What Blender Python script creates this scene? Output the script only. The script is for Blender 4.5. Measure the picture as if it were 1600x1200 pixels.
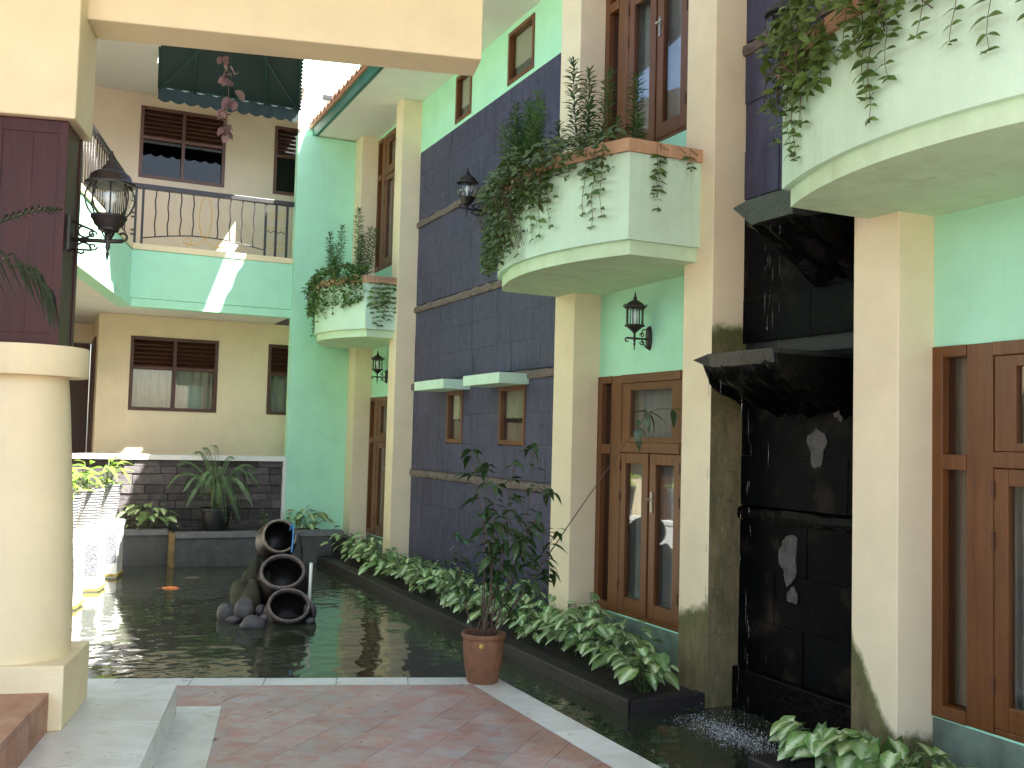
import bpy, math, random
from mathutils import Vector, Matrix
random.seed(7)
R = math.radians
C = bpy.context.scene.collection
scene = bpy.context.scene
for _o in list(bpy.data.objects):
    bpy.data.objects.remove(_o)

# ------------------------------------------------------------------ camera
FOC, YAW, PIT, ROL = 1577.4, R(24.99), R(3.143), R(1.466)
def make_camera():
    F = Vector((math.sin(YAW)*math.cos(PIT), math.cos(YAW)*math.cos(PIT), math.sin(PIT)))
    R0 = Vector((math.cos(YAW), -math.sin(YAW), 0)); U0 = R0.cross(F)
    Rr = R0*math.cos(ROL)+U0*math.sin(ROL); U = U0*math.cos(ROL)-R0*math.sin(ROL)
    cd = bpy.data.cameras.new('camera'); cd.sensor_width = 36; cd.lens = 36*FOC/1600
    cd.clip_start = .05; cd.clip_end = 1500
    co = bpy.data.objects.new('camera', cd); C.objects.link(co)
    m = Matrix((Rr, U, -F)).transposed().to_4x4(); m.translation = Vector((0, 0, 1.6))
    co.matrix_world = m; scene.camera = co
make_camera()

# ------------------------------------------------------------------ world, sun, exposure
SUN = Vector((-.42, .60, -1)).normalized()
w = bpy.data.worlds.new('World'); scene.world = w; w.use_nodes = True
nt = w.node_tree; nt.nodes.clear()
sky = nt.nodes.new('ShaderNodeTexSky'); sky.sky_type = 'NISHITA'; sky.sun_disc = False
sky.sun_elevation = math.asin(-SUN.z); sky.sun_rotation = math.atan2(-SUN.x, -SUN.y)
sky.dust_density = 2.0; sky.air_density = 1.0
bg = nt.nodes.new('ShaderNodeBackground'); bg.inputs[1].default_value = .085
wo = nt.nodes.new('ShaderNodeOutputWorld')
nt.links.new(sky.outputs[0], bg.inputs[0]); nt.links.new(bg.outputs[0], wo.inputs[0])
sl = bpy.data.lights.new('sun', 'SUN'); sl.energy = 5.0; sl.angle = R(.5); sl.color = (1, .97, .92)
so = bpy.data.objects.new('sun', sl); C.objects.link(so); so.location = (8, -4, 20)
so.rotation_euler = SUN.to_track_quat('-Z', 'Y').to_euler()
vs = scene.view_settings
vs.view_transform = 'Standard'; vs.look = 'None'; vs.gamma = 1; vs.use_curve_mapping = False
vs.exposure = 2.92
scene.cycles.max_bounces = 8; scene.cycles.diffuse_bounces = 5; scene.cycles.transparent_max_bounces = 12
scene.cycles.caustics_reflective = False; scene.cycles.caustics_refractive = False

# ------------------------------------------------------------------ materials
def nn(t, typ, **k):
    n = t.nodes.new(typ)
    for a, v in k.items(): setattr(n, a, v)
    return n
def newmat(name):
    m = bpy.data.materials.new(name); m.use_nodes = True
    t = m.node_tree; return m, t, t.nodes['Principled BSDF']
def noise(t, vec, scale, detail=3, rough=.6, sc3=None):
    if sc3:
        mp = nn(t, 'ShaderNodeMapping'); mp.inputs['Scale'].default_value = sc3
        t.links.new(vec, mp.inputs['Vector']); vec = mp.outputs[0]
    n = nn(t, 'ShaderNodeTexNoise'); n.inputs['Scale'].default_value = scale
    n.inputs['Detail'].default_value = detail; n.inputs['Roughness'].default_value = rough
    t.links.new(vec, n.inputs['Vector']); return n.outputs['Fac']
def mapr(t, v, a, b, c=0., d=1., smooth=False):
    n = nn(t, 'ShaderNodeMapRange'); n.clamp = True
    if smooth: n.interpolation_type = 'SMOOTHSTEP'
    n.inputs['From Min'].default_value = a; n.inputs['From Max'].default_value = b
    n.inputs['To Min'].default_value = c; n.inputs['To Max'].default_value = d
    t.links.new(v, n.inputs['Value']); return n.outputs[0]
def mix(t, f, a, b, mode='MIX'):
    n = nn(t, 'ShaderNodeMix', data_type='RGBA', blend_type=mode)
    if isinstance(f, (int, float)): n.inputs['Factor'].default_value = f
    else: t.links.new(f, n.inputs['Factor'])
    for s, v in ((6, a), (7, b)):
        if isinstance(v, tuple): n.inputs[s].default_value = (*v[:3], 1)
        else: t.links.new(v, n.inputs[s])
    return n.outputs[2]
def math_(t, op, a, b=None):
    n = nn(t, 'ShaderNodeMath', operation=op)
    for i, v in enumerate((a, b)):
        if v is None: continue
        if isinstance(v, (int, float)): n.inputs[i].default_value = v
        else: t.links.new(v, n.inputs[i])
    return n.outputs[0]
def pos(t): return nn(t, 'ShaderNodeNewGeometry').outputs['Position']
def bump(t, b, h, s, d=.02):
    n = nn(t, 'ShaderNodeBump'); n.inputs['Strength'].default_value = s; n.inputs['Distance'].default_value = d
    t.links.new(h, n.inputs['Height']); t.links.new(n.outputs[0], b.inputs['Normal'])
def sc(c, k): return tuple(min(1, x*k) for x in c)

def plain(name, col, rough=.6, var=.12, nscale=9, bstr=.15, bscale=70, rnd=0., spec=.5, metal=0., streak=0., dirt=(.12, .11, .09), lo=False):
    m, t, b = newmat(name)
    v = nn(t, 'ShaderNodeTexCoord').outputs['Object'] if lo else pos(t)
    n1 = noise(t, v, nscale, 4)
    c = mix(t, mapr(t, n1, .3, .7), sc(col, 1-var), sc(col, 1+var))
    if rnd:
        oi = nn(t, 'ShaderNodeObjectInfo').outputs['Random']
        k = mapr(t, oi, 0, 1, 1-rnd, 1+rnd)
        hs = nn(t, 'ShaderNodeHueSaturation'); t.links.new(k, hs.inputs['Value']); t.links.new(c, hs.inputs['Color'])
        c = hs.outputs[0]
    if streak:
        s1 = noise(t, v, 5, 4, .7, (2.2, 2.2, .16)); s2 = noise(t, v, 1.3, 2)
        f = math_(t, 'MULTIPLY', mapr(t, s1, .52, .78), mapr(t, s2, .35, .7))
        c = mix(t, math_(t, 'MULTIPLY', f, streak), c, dirt)
    t.links.new(c, b.inputs['Base Color'])
    b.inputs['Roughness'].default_value = rough; b.inputs['Metallic'].default_value = metal
    b.inputs['Specular IOR Level'].default_value = spec
    if bstr: bump(t, b, noise(t, v, bscale, 3), bstr, .01)
    return m

CREAM = (.81, .68, .46); MINT = (.44, .81, .58)
def moss(name, base, thr_y, thr_x, slope, y0):
    """painted plaster with algae: below thr_y on faces towards -Y, below a slanting line on faces towards -X"""
    m, t, b = newmat(name); g = nn(t, 'ShaderNodeNewGeometry')
    v = g.outputs['Position']; sp = nn(t, 'ShaderNodeSeparateXYZ'); t.links.new(v, sp.inputs[0])
    sn = nn(t, 'ShaderNodeSeparateXYZ'); t.links.new(g.outputs['Normal'], sn.inputs[0])
    isy = mapr(t, sn.outputs['Y'], -.6, -.4, 1, 0)
    tx = math_(t, 'ADD', math_(t, 'MULTIPLY', math_(t, 'SUBTRACT', sp.outputs['Y'], y0), slope), thr_x)
    thr = math_(t, 'ADD', math_(t, 'MULTIPLY', isy, thr_y), math_(t, 'MULTIPLY', math_(t, 'SUBTRACT', 1., isy), tx))
    n1 = noise(t, v, 7, 5, .7)
    d = math_(t, 'ADD', math_(t, 'SUBTRACT', thr, sp.outputs['Z']), math_(t, 'MULTIPLY', math_(t, 'SUBTRACT', n1, .5), .22))
    f = mapr(t, d, -.03, .06, 0, 1, True); rim = mapr(t, d, .0, .22, 1, 0)
    n2 = noise(t, v, 12, 5, .75, (1, 1, .3)); n3 = noise(t, v, 30, 4, .7)
    dirt = mix(t, mapr(t, n2, .35, .65), (.10, .085, .035), (.21, .16, .075))
    dirt = mix(t, mapr(t, n3, .55, .75), dirt, (.045, .042, .02))
    dirt = mix(t, math_(t, 'MULTIPLY', rim, .75), dirt, (.09, .11, .02))
    base_c = mix(t, mapr(t, noise(t, v, 4), .3, .7), sc(base, .95), sc(base, 1.04))
    t.links.new(mix(t, f, base_c, dirt), b.inputs['Base Color'])
    b.inputs['Roughness'].default_value = .75
    bump(t, b, noise(t, v, 60, 4), .25, .01)
    return m

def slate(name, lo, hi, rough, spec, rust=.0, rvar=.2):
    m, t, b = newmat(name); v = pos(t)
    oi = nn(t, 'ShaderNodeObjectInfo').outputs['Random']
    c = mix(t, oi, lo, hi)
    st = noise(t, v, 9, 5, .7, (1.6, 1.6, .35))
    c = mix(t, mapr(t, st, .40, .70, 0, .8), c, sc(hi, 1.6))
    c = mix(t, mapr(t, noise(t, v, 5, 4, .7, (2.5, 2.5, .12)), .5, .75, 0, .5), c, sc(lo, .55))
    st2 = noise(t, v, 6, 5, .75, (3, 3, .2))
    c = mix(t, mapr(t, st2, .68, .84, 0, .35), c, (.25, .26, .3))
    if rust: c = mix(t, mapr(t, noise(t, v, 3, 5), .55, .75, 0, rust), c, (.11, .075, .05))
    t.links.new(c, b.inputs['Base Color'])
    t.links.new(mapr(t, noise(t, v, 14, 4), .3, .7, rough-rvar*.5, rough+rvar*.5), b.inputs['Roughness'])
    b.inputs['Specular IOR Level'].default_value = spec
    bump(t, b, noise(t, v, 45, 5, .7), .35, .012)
    return m

def wood(name, col, rough=.4, axis='Z'):
    m, t, b = newmat(name); v = pos(t)
    s3 = {'Z': (9, 9, .6), 'Y': (9, .6, 9)}[axis]
    n1 = noise(t, v, 4, 6, .7, s3); n2 = noise(t, v, 2.5, 3)
    c = mix(t, mapr(t, n1, .3, .7), sc(col, .62), sc(col, 1.3))
    c = mix(t, mapr(t, n2, .35, .7, 0, .5), c, sc(col, .7))
    t.links.new(c, b.inputs['Base Color']); b.inputs['Roughness'].default_value = rough
    bump(t, b, n1, .12, .01)
    return m

def glass(name, tint=(.85, .9, .9), rough=.02, f0=.06):
    m, t, b = newmat(name); t.nodes.remove(b); out = t.nodes['Material Output']
    tr = nn(t, 'ShaderNodeBsdfTransparent'); tr.inputs[0].default_value = (*tint, 1)
    gl = nn(t, 'ShaderNodeBsdfGlossy'); gl.inputs['Roughness'].default_value = rough
    lw_ = nn(t, 'ShaderNodeLayerWeight'); lw_.inputs[0].default_value = .5
    fr = math_(t, 'ADD', math_(t, 'MULTIPLY', math_(t, 'POWER', lw_.outputs['Facing'], 4.), 1-f0), f0)
    mx = nn(t, 'ShaderNodeMixShader')
    t.links.new(fr, mx.inputs[0]); t.links.new(tr.outputs[0], mx.inputs[1]); t.links.new(gl.outputs[0], mx.inputs[2])
    t.links.new(mx.outputs[0], out.inputs[0]); return m

def leafmat(name, col, pale=None, rough=.4, trans=.25, rnd=.35, edge=.012):
    m, t, b = newmat(name); out = t.nodes['Material Output']
    tc = nn(t, 'ShaderNodeTexCoord').outputs['Object']
    oi = nn(t, 'ShaderNodeObjectInfo').outputs['Random']
    c = mix(t, mapr(t, noise(t, pos(t), 25, 2), .3, .7), sc(col, .75), sc(col, 1.25))
    if pale:
        sp = nn(t, 'ShaderNodeSeparateXYZ'); t.links.new(tc, sp.inputs[0])
        ay = math_(t, 'ABSOLUTE', sp.outputs['Y'])
        f = math_(t, 'ADD', mapr(t, ay, 0, edge, 1, 0), math_(t, 'MULTIPLY', math_(t, 'SUBTRACT', noise(t, tc, 60, 3), .5), 1.2))
        f = math_(t, 'MULTIPLY', mapr(t, f, .2, .8), mapr(t, oi, 0, .45))
        c = mix(t, f, c, pale)
    hs = nn(t, 'ShaderNodeHueSaturation'); t.links.new(c, hs.inputs['Color'])
    t.links.new(mapr(t, oi, 0, 1, 1-rnd, 1+rnd), hs.inputs['Value'])
    rr = math_(t, 'FRACT', math_(t, 'MULTIPLY', oi, 7.31))
    t.links.new(mapr(t, rr, 0, 1, .485, .515), hs.inputs['Hue'])
    t.links.new(hs.outputs[0], b.inputs['Base Color']); b.inputs['Roughness'].default_value = rough
    tl = nn(t, 'ShaderNodeBsdfTranslucent'); t.links.new(hs.outputs[0], tl.inputs[0])
    mx = nn(t, 'ShaderNodeMixShader'); mx.inputs[0].default_value = trans
    t.links.new(b.outputs[0], mx.inputs[1]); t.links.new(tl.outputs[0], mx.inputs[2])
    t.links.new(mx.outputs[0], out.inputs[0]); return m

def water_mat():
    m, t, b = newmat('pond_water'); v = pos(t)
    n0 = noise(t, v, .7, 2)
    c = mix(t, mapr(t, n0, .35, .65), (.026, .034, .020), (.052, .058, .038))
    t.links.new(c, b.inputs['Base Color']); b.inputs['Roughness'].default_value = .02
    b.inputs['IOR'].default_value = 1.36; b.inputs['Specular IOR Level'].default_value = .75
    n1 = noise(t, v, 2.0, 2, .5); n2 = noise(t, v, 8, 2, .5)
    h = math_(t, 'ADD', n1, math_(t, 'MULTIPLY', n2, .12))
    bump(t, b, h, .38, .05); return m

def tile_mat(name, a, bcol, rust=False, rough=.35, ns=9.):
    m, t, b = newmat(name); v = pos(t)
    oi = nn(t, 'ShaderNodeObjectInfo').outputs['Random']
    cb = nn(t, 'ShaderNodeCombineXYZ'); k = math_(t, 'MULTIPLY', oi, 40.); t.links.new(k, cb.inputs[2])
    va = nn(t, 'ShaderNodeVectorMath'); t.links.new(v, va.inputs[0]); t.links.new(cb.outputs[0], va.inputs[1])
    n1 = noise(t, va.outputs[0], ns, 4, .65)
    c = mix(t, mapr(t, n1, .36, .62), a, bcol)
    hs = nn(t, 'ShaderNodeHueSaturation'); t.links.new(c, hs.inputs['Color']); t.links.new(mapr(t, oi, 0, 1, .9, 1.1), hs.inputs['Value'])
    c = hs.outputs[0]
    if rust:
        sp = nn(t, 'ShaderNodeSeparateXYZ'); t.links.new(v, sp.inputs[0])
        e = mapr(t, math_(t, 'ADD', sp.outputs['X'], math_(t, 'MULTIPLY', math_(t, 'SUBTRACT', noise(t, v, 2.6, 5, .7), .5), 1.3)), 2.35, 2.6)
        c = mix(t, math_(t, 'MULTIPLY', e, .5), c, (.32, .14, .075))
        sp_ = mapr(t, noise(t, v, 60, 3, .7), .68, .78, 0, .6)
        c = mix(t, math_(t, 'MULTIPLY', sp_, e), c, (.06, .05, .04))
    d = mapr(t, noise(t, v, 3.5, 4), .55, .8, 0, .35)
    c = mix(t, d, c, (.30, .26, .2))
    t.links.new(c, b.inputs['Base Color'])
    t.links.new(mapr(t, noise(t, v, 8), .3, .7, rough-.1, rough+.15), b.inputs['Roughness'])
    bump(t, b, noise(t, v, 90), .06, .005); return m

M = {}
M['cream'] = plain('cream_plaster', CREAM, .72, .05, 3, .18, 90, streak=.18, dirt=(.42, .32, .18))
M['cream2'] = plain('cream_porch_plaster', (.83, .69, .44), .75, .05, 3, .25, 80, streak=.12, dirt=(.45, .36, .22))
M['mint'] = plain('mint_plaster', MINT, .72, .05, 3, .18, 90, streak=.16, dirt=(.22, .34, .2))
M['mint_balcony'] = plain('mint_balcony_plaster', (.57, .77, .60), .7, .05, 4, .2, 70, streak=.45, dirt=(.30, .40, .22))
M['white'] = plain('white_paint', (.78, .78, .74), .7, .05, 4, .15, 80, streak=.15)
M['soffit'] = plain('soffit_paint', (.76, .74, .68), .8, .04, 3, .1, 80)
M['terracotta_coping'] = plain('coping_paint', (.50, .29, .17), .7, .15, 8, .25, 60, streak=.3)
M['pillar_d'] = moss('pillar_plaster_algae', CREAM, 2.42, .56, -.35, 5.61)
M['pillar_e'] = moss('pillar_plaster_splash', CREAM, .1, .10, 1.5, 3.97)
M['fascia'] = plain('green_fascia_paint', (.025, .13, .085), .5, .15, 5, .1, 60)
M['roof'] = plain('clay_roof_tile', (.40, .19, .11), .8, .25, 14, .4, 60, rnd=.3)
M['slate'] = slate('slate_cladding', (.034, .034, .068), (.048, .047, .092), .5, .45)
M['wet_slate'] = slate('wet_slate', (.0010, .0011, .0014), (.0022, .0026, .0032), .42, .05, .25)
M['wet_rock'] = plain('wet_rock', (.0022, .0019, .0016), .35, .5, 16, 1.0, 26, spec=.1)
M['wet_lip'] = plain('wet_stone_lip', (.008, .009, .0095), .35, .3, 14, .6, 40)
M['band'] = plain('rough_stone_band', (.15, .115, .10), .85, .45, 22, 1.0, 30)
M['mortar'] = plain('mortar_patch', (.075, .065, .058), .85, .4, 18, .8, 30)
M['wood'] = wood('varnished_wood', (.15, .050, .0105), .35)
M['wood_dark'] = wood('brown_window_frame', (.085, .03, .016), .45)
M['casing'] = wood('dark_timber_casing', (.060, .0135, .009), .3)
M['casing'].node_tree.nodes['Principled BSDF'].inputs['Specular IOR Level'].default_value = .25
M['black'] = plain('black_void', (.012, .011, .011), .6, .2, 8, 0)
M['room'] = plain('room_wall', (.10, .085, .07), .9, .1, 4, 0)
M['curtain'] = plain('pale_curtain', (.50, .45, .36), .9, .08, 10, .1, 60)
M['curtain_grey'] = plain('grey_net_curtain', (.50, .45, .40), .9, .08, 10, .1, 60)
M['blind'] = plain('cream_roller_blind', (.62, .56, .42), .8, .05, 8, .05, 90)
M['glass'] = glass('window_glass', (.84, .86, .85), .01, .055)
M['dark_glass'] = glass('dark_window_glass', (.4, .42, .42), .01, .025)
M['frosted'] = glass('brown_tinted_glass', (.80, .76, .7), .08, .04)
M['lamp_glass'] = glass('lamp_glass', (.93, .95, .95), .06, .06)
M['iron'] = plain('black_iron', (.022, .020, .020), .42, .3, 30, .3, 80, spec=.5)
M['iron_brown'] = plain('brown_cast_metal', (.020, .014, .012), .45, .35, 30, .3, 80)
M['gold'] = plain('gold_painted_iron', (.60, .38, .10), .4, .1, 20, 0)
M['bulb'] = plain('white_bulb', (.8, .8, .76), .3, .02, 10, 0)
M['steel'] = plain('hinge_steel', (.35, .33, .3), .35, .1, 20, 0, metal=.8)
M['canvas'] = plain('green_canvas', (.002, .015, .0145), .75, .15, 5, .2, 200)
M['canvas_trim'] = plain('canvas_edge_tape', (.005, .042, .031), .7, .1, 8, .1, 100)
M['water'] = water_mat()
M['foam'] = plain('foam', (.72, .72, .74), .5, .1, 20, 0)
M['stream'] = glass('falling_water', (.85, .87, .9), .1, .08)
M['white_tile'] = tile_mat('white_floor_tile', (.60, .60, .56), (.70, .71, .70), False, .35, 5)
M['red_tile'] = tile_mat('red_floor_tile', (.42, .23, .20), (.41, .36, .36), True, .36, 6.5)
M['step_tile'] = tile_mat('brown_red_step_tile', (.30, .125, .07), (.36, .17, .11), False, .35, 5)
M['grout'] = plain('grout', (.27, .20, .175), .9, .1, 20, .3, 80)
M['concrete'] = plain('concrete', (.33, .32, .29), .9, .15, 6, .4, 50, streak=.3)
M['drive'] = plain('driveway_paving', (.20, .19, .17), .9, .12, 2, .4, 40)
M['earth'] = plain('earth', (.035, .025, .018), .95, .4, 20, 1.0, 30)
M['dirty_mint'] = plain('stained_mint_plinth', (.15, .20, .15), .8, .3, 6, .3, 60, streak=.6)
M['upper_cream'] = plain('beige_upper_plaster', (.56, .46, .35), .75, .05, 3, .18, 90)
M['soffit_dimmed'] = plain('shade_greyed_ceiling', (.50, .49, .47), .8, .04, 3, .1, 80)  # soffit paint greyed to stand in for the far ceiling's dimness
M['mint_slab'] = plain('mint_slab_algae', (.56, .73, .50), .75, .08, 5, .2, 70, streak=.75, dirt=(.42, .44, .14))
M['kerb'] = plain('dark_wet_kerb', (.020, .0155, .0145), .5, .35, 12, .6, 40)
M['planter_wall'] = plain('grey_pond_wall', (.065, .068, .066), .7, .35, 6, .4, 40, streak=.6, dirt=(.09, .10, .03))
M['planter_cap'] = plain('grey_wall_cap', (.15, .15, .155), .7, .2, 9, .3, 50)
M['post_ochre'] = plain('ochre_stain_post', (.22, .15, .06), .8, .35, 9, .4, 50)
M['ledgestone'] = plain('ledge_stone', (.080, .070, .070), .8, .4, 14, 1.0, 22, rnd=.5)
M['pebble'] = plain('pebble_panel', (.15, .155, .17), .6, .6, 70, 1.2, 75)
M['gold_lip'] = plain('algae_edge', (.40, .30, .06), .7, .3, 20, .2, 50)
M['pot_grey'] = plain('grey_ridged_pot', (.24, .245, .25), .5, .2, 20, .2, 60)
M['pot_black'] = plain('black_plastic_pot', (.010, .010, .013), .5, .2, 20, .1, 60)
M['terracotta'] = plain('terracotta_pot', (.20, .085, .04), .75, .28, 12, .6, 45, streak=.5, dirt=(.12, .08, .05))
M['jar'] = plain('dark_clay_jar', (.009, .0055, .005), .45, .5, 9, .5, 40, streak=.4, dirt=(.09, .05, .03))
M['jar_rim'] = plain('worn_jar_rim', (.11, .085, .078), .55, .4, 25, .5, 60)
M['jar_rim_top'] = plain('chipped_jar_rim', (.17, .14, .11), .6, .5, 25, .6, 60)
M['rock'] = plain('river_stone', (.06, .056, .06), .6, .4, 14, .7, 28, rnd=.3)
M['moss_rock'] = plain('moss_rock', (.022, .024, .009), .8, .5, 14, 1.0, 25)
M['pipe'] = plain('white_pvc_pipe', (.7, .7, .66), .4, .05, 20, 0)
M['hose'] = plain('blue_hose', (.04, .22, .50), .4, .05, 20, 0)
M['koi'] = plain('orange_koi', (.65, .17, .04), .3, .2, 30, 0)
M['stem'] = plain('brown_stem', (.10, .062, .045), .75, .3, 30, .3, 60)
M['green_stem'] = plain('green_stem', (.10, .14, .05), .6, .2, 30, 0)
M['syngonium'] = leafmat('pale_arrow_leaf', (.17, .29, .08), (.56, .66, .40), .38, .22, .3, .026)
M['shrub_leaf'] = leafmat('dark_glossy_leaf', (.038, .075, .026), None, .26, .15, .35)
M['vine_leaf'] = leafmat('vine_leaf', (.10, .17, .035), None, .42, .22, .4)
M['spike_leaf'] = leafmat('spiky_shrub_leaf', (.075, .150, .038), None, .42, .2, .4)
M['bright_leaf'] = leafmat('lime_leaf', (.20, .34, .05), None, .45, .35, .25)
M['palm_leaf'] = leafmat('palm_leaflet', (.16, .26, .12), None, .42, .2, .3)
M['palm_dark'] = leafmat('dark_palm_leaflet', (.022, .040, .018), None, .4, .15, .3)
M['dry_leaf'] = leafmat('dry_pink_leaf', (.22, .125, .125), None, .6, .25, .4)

# ------------------------------------------------------------------ mesh helpers
class MB:
    def __init__(s): s.v = []; s.f = []
    def box(s, a, b):
        x0, y0, z0 = a; x1, y1, z1 = b; n = len(s.v)
        s.v += [(x0,y0,z0),(x1,y0,z0),(x1,y1,z0),(x0,y1,z0),(x0,y0,z1),(x1,y0,z1),(x1,y1,z1),(x0,y1,z1)]
        s.f += [tuple(n+i for i in q) for q in ((0,3,2,1),(4,5,6,7),(0,1,5,4),(1,2,6,5),(2,3,7,6),(3,0,4,7))]; return s
    def prism(s, pts, z0, z1):
        n = len(s.v); k = len(pts)
        a = sum(pts[i][0]*pts[(i+1) % k][1]-pts[(i+1) % k][0]*pts[i][1] for i in range(k))
        if a < 0: pts = pts[::-1]
        s.v += [(p[0], p[1], z0) for p in pts]+[(p[0], p[1], z1) for p in pts]
        s.f.append(tuple(n+i for i in range(k))[::-1]); s.f.append(tuple(n+k+i for i in range(k)))
        for i in range(k):
            j = (i+1) % k; s.f.append((n+i, n+j, n+k+j, n+k+i))
        return s
    def lathe(s, prof, c=(0, 0, 0), seg=24, mat=None, cap=True):
        n = len(s.v); mt = mat or Matrix.Translation(c)
        for r, z in prof:
            for i in range(seg):
                a = 2*math.pi*i/seg; s.v.append(tuple(mt @ Vector((r*math.cos(a), r*math.sin(a), z))))
        for j in range(len(prof)-1):
            for i in range(seg):
                k = (i+1) % seg; s.f.append((n+j*seg+i, n+j*seg+k, n+(j+1)*seg+k, n+(j+1)*seg+i))
        if cap:
            s.f.append(tuple(n+i for i in range(seg))[::-1]); q = n+(len(prof)-1)*seg
            s.f.append(tuple(q+i for i in range(seg)))
        return s
    def tube(s, pts, r, seg=6, r2=None):
        pts = [Vector(p) for p in pts]; n = len(s.v); k = len(pts); up = Vector((0, 0, 1))
        prev = None
        for i, p in enumerate(pts):
            d = (pts[min(i+1, k-1)]-pts[max(i-1, 0)])
            d = d.normalized() if d.length > 1e-9 else up
            if prev is None:
                a = d.cross(up if abs(d.z) < .9 else Vector((1, 0, 0))).normalized()
            else:
                a = (prev-d*prev.dot(d)); a = a.normalized() if a.length > 1e-6 else d.orthogonal().normalized()
            prev = a; b = d.cross(a)
            rr = r if r2 is None else r+(r2-r)*i/max(1, k-1)
            for q in range(seg):
                t = 2*math.pi*q/seg; s.v.append(tuple(p+(a*math.cos(t)+b*math.sin(t))*rr))
        for i in range(k-1):
            for q in range(seg):
                e = (q+1) % seg; s.f.append((n+i*seg+q, n+i*seg+e, n+(i+1)*seg+e, n+(i+1)*seg+q))
        s.f.append(tuple(n+q for q in range(seg))[::-1]); s.f.append(tuple(n+(k-1)*seg+q for q in range(seg)))
        return s
    def add(s, verts, faces, mt=None):
        n = len(s.v); s.v += [tuple(mt @ Vector(v)) if mt else tuple(v) for v in verts]
        s.f += [tuple(n+i for i in f) for f in faces]; return s
    def blob(s, c, rad, seed=0, amp=.18, seg=10, rings=7, flat=1.):
        rn = random.Random(seed); ph = [rn.uniform(0, 6.3) for _ in range(6)]; n = len(s.v)
        for j in range(rings+1):
            th = math.pi*j/rings
            for i in range(seg):
                a = 2*math.pi*i/seg
                k = 1+amp*(math.sin(2*a+ph[0])*math.sin(th)+.6*math.sin(3*a+ph[1]+2*th)+.5*math.sin(3*th+ph[2])+.4*rn.uniform(-1, 1)*math.sin(th))
                s.v.append((c[0]+rad[0]*k*math.sin(th)*math.cos(a), c[1]+rad[1]*k*math.sin(th)*math.sin(a), c[2]+rad[2]*k*math.cos(th)))
        for j in range(rings):
            for i in range(seg):
                k = (i+1) % seg; s.f.append((n+j*seg+i, n+(j+1)*seg+i, n+(j+1)*seg+k, n+j*seg+k))
        return s
    def mesh(s, name, m, smooth=False, off=(0, 0, 0)):
        me = bpy.data.meshes.new(name)
        me.from_pydata([(v[0]-off[0], v[1]-off[1], v[2]-off[2]) for v in s.v], [], s.f)
        me.materials.append(m)
        if smooth:
            me.polygons.foreach_set('use_smooth', [True]*len(me.polygons))
        me.update(); return me

def wloc(o):
    v = Vector((0, 0, 0))
    while o is not None: v += o.location; o = o.parent
    return v
def part(name, mb, m, parent=None, smooth=False, bevel=0., kind=None, label=None, autos=False):
    off = wloc(parent) if parent else Vector((0, 0, 0))
    me = mb.mesh(name, m, smooth, off)
    if autos: me.set_sharp_from_angle(angle=R(40))
    o = bpy.data.objects.new(name, me); C.objects.link(o)
    if parent: o.parent = parent
    if bevel:
        b = o.modifiers.new('bevel', 'BEVEL'); b.width = bevel; b.segments = 2; b.limit_method = 'ANGLE'; b.angle_limit = R(50)
    if kind: o['kind'] = kind
    if label: o['label'] = label
    return o
def thing(name, label, cat, loc=(0, 0, 0), group=None, kind=None):
    o = bpy.data.objects.new(name, None); C.objects.link(o); o.location = loc; o.empty_display_size = .2
    o['label'] = label; o['category'] = cat
    if group: o['group'] = group
    if kind: o['kind'] = kind
    return o
def single(name, mb, m, label, cat, loc=(0, 0, 0), smooth=False, group=None, bevel=0., autos=False):
    me = mb.mesh(name, m, smooth, loc)
    if autos: me.set_sharp_from_angle(angle=R(40))
    o = bpy.data.objects.new(name, me); C.objects.link(o); o.location = loc
    o['label'] = label; o['category'] = cat
    if group: o['group'] = group
    if bevel:
        b = o.modifiers.new('bevel', 'BEVEL'); b.width = bevel; b.segments = 2; b.limit_method = 'ANGLE'
    return o
def struct(name, mb, m, parent=None, bevel=0., smooth=False):
    o = part(name, mb, m, parent, smooth, bevel); o['kind'] = 'structure'; return o
def link(name, me, parent, mtx):
    o = bpy.data.objects.new(name, me); C.objects.link(o); o.parent = parent; o.matrix_basis = mtx; return o
def copy_tree(o, parent=None):
    c = o.copy(); C.objects.link(c); c.parent = parent
    for ch in list(o.children): copy_tree(ch, c)
    return c
SN, CS = math.sin(R(13.2)), math.cos(R(13.2))
def P(s, f): return (s*CS+f*SN, -s*SN+f*CS)          # porch / left wing frame, turned 13.2 degrees
def Pq(s0, s1, f0, f1): return [P(s0, f0), P(s1, f0), P(s1, f1), P(s0, f1)]
def clip(poly, halfs):
    """keep the part of poly where a*x+b*y<=c for every half plane"""
    for a, b, c in halfs:
        out = []
        for i in range(len(poly)):
            p, q = poly[i], poly[(i+1) % len(poly)]
            dp, dq = a*p[0]+b*p[1]-c, a*q[0]+b*q[1]-c
            if dp <= 0: out.append(p)
            if (dp < 0 < dq) or (dq < 0 < dp):
                t = dp/(dp-dq); out.append((p[0]+(q[0]-p[0])*t, p[1]+(q[1]-p[1])*t))
        poly = out
        if len(poly) < 3: return []
    return poly
def area(p): return abs(sum(p[i][0]*p[(i+1) % len(p)][1]-p[(i+1) % len(p)][0]*p[i][1] for i in range(len(p))))/2
def half(p, q, inside):
    a, b = q[1]-p[1], -(q[0]-p[0]); c = a*p[0]+b*p[1]
    if a*inside[0]+b*inside[1] > c: a, b, c = -a, -b, -c
    return (a, b, c)
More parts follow.
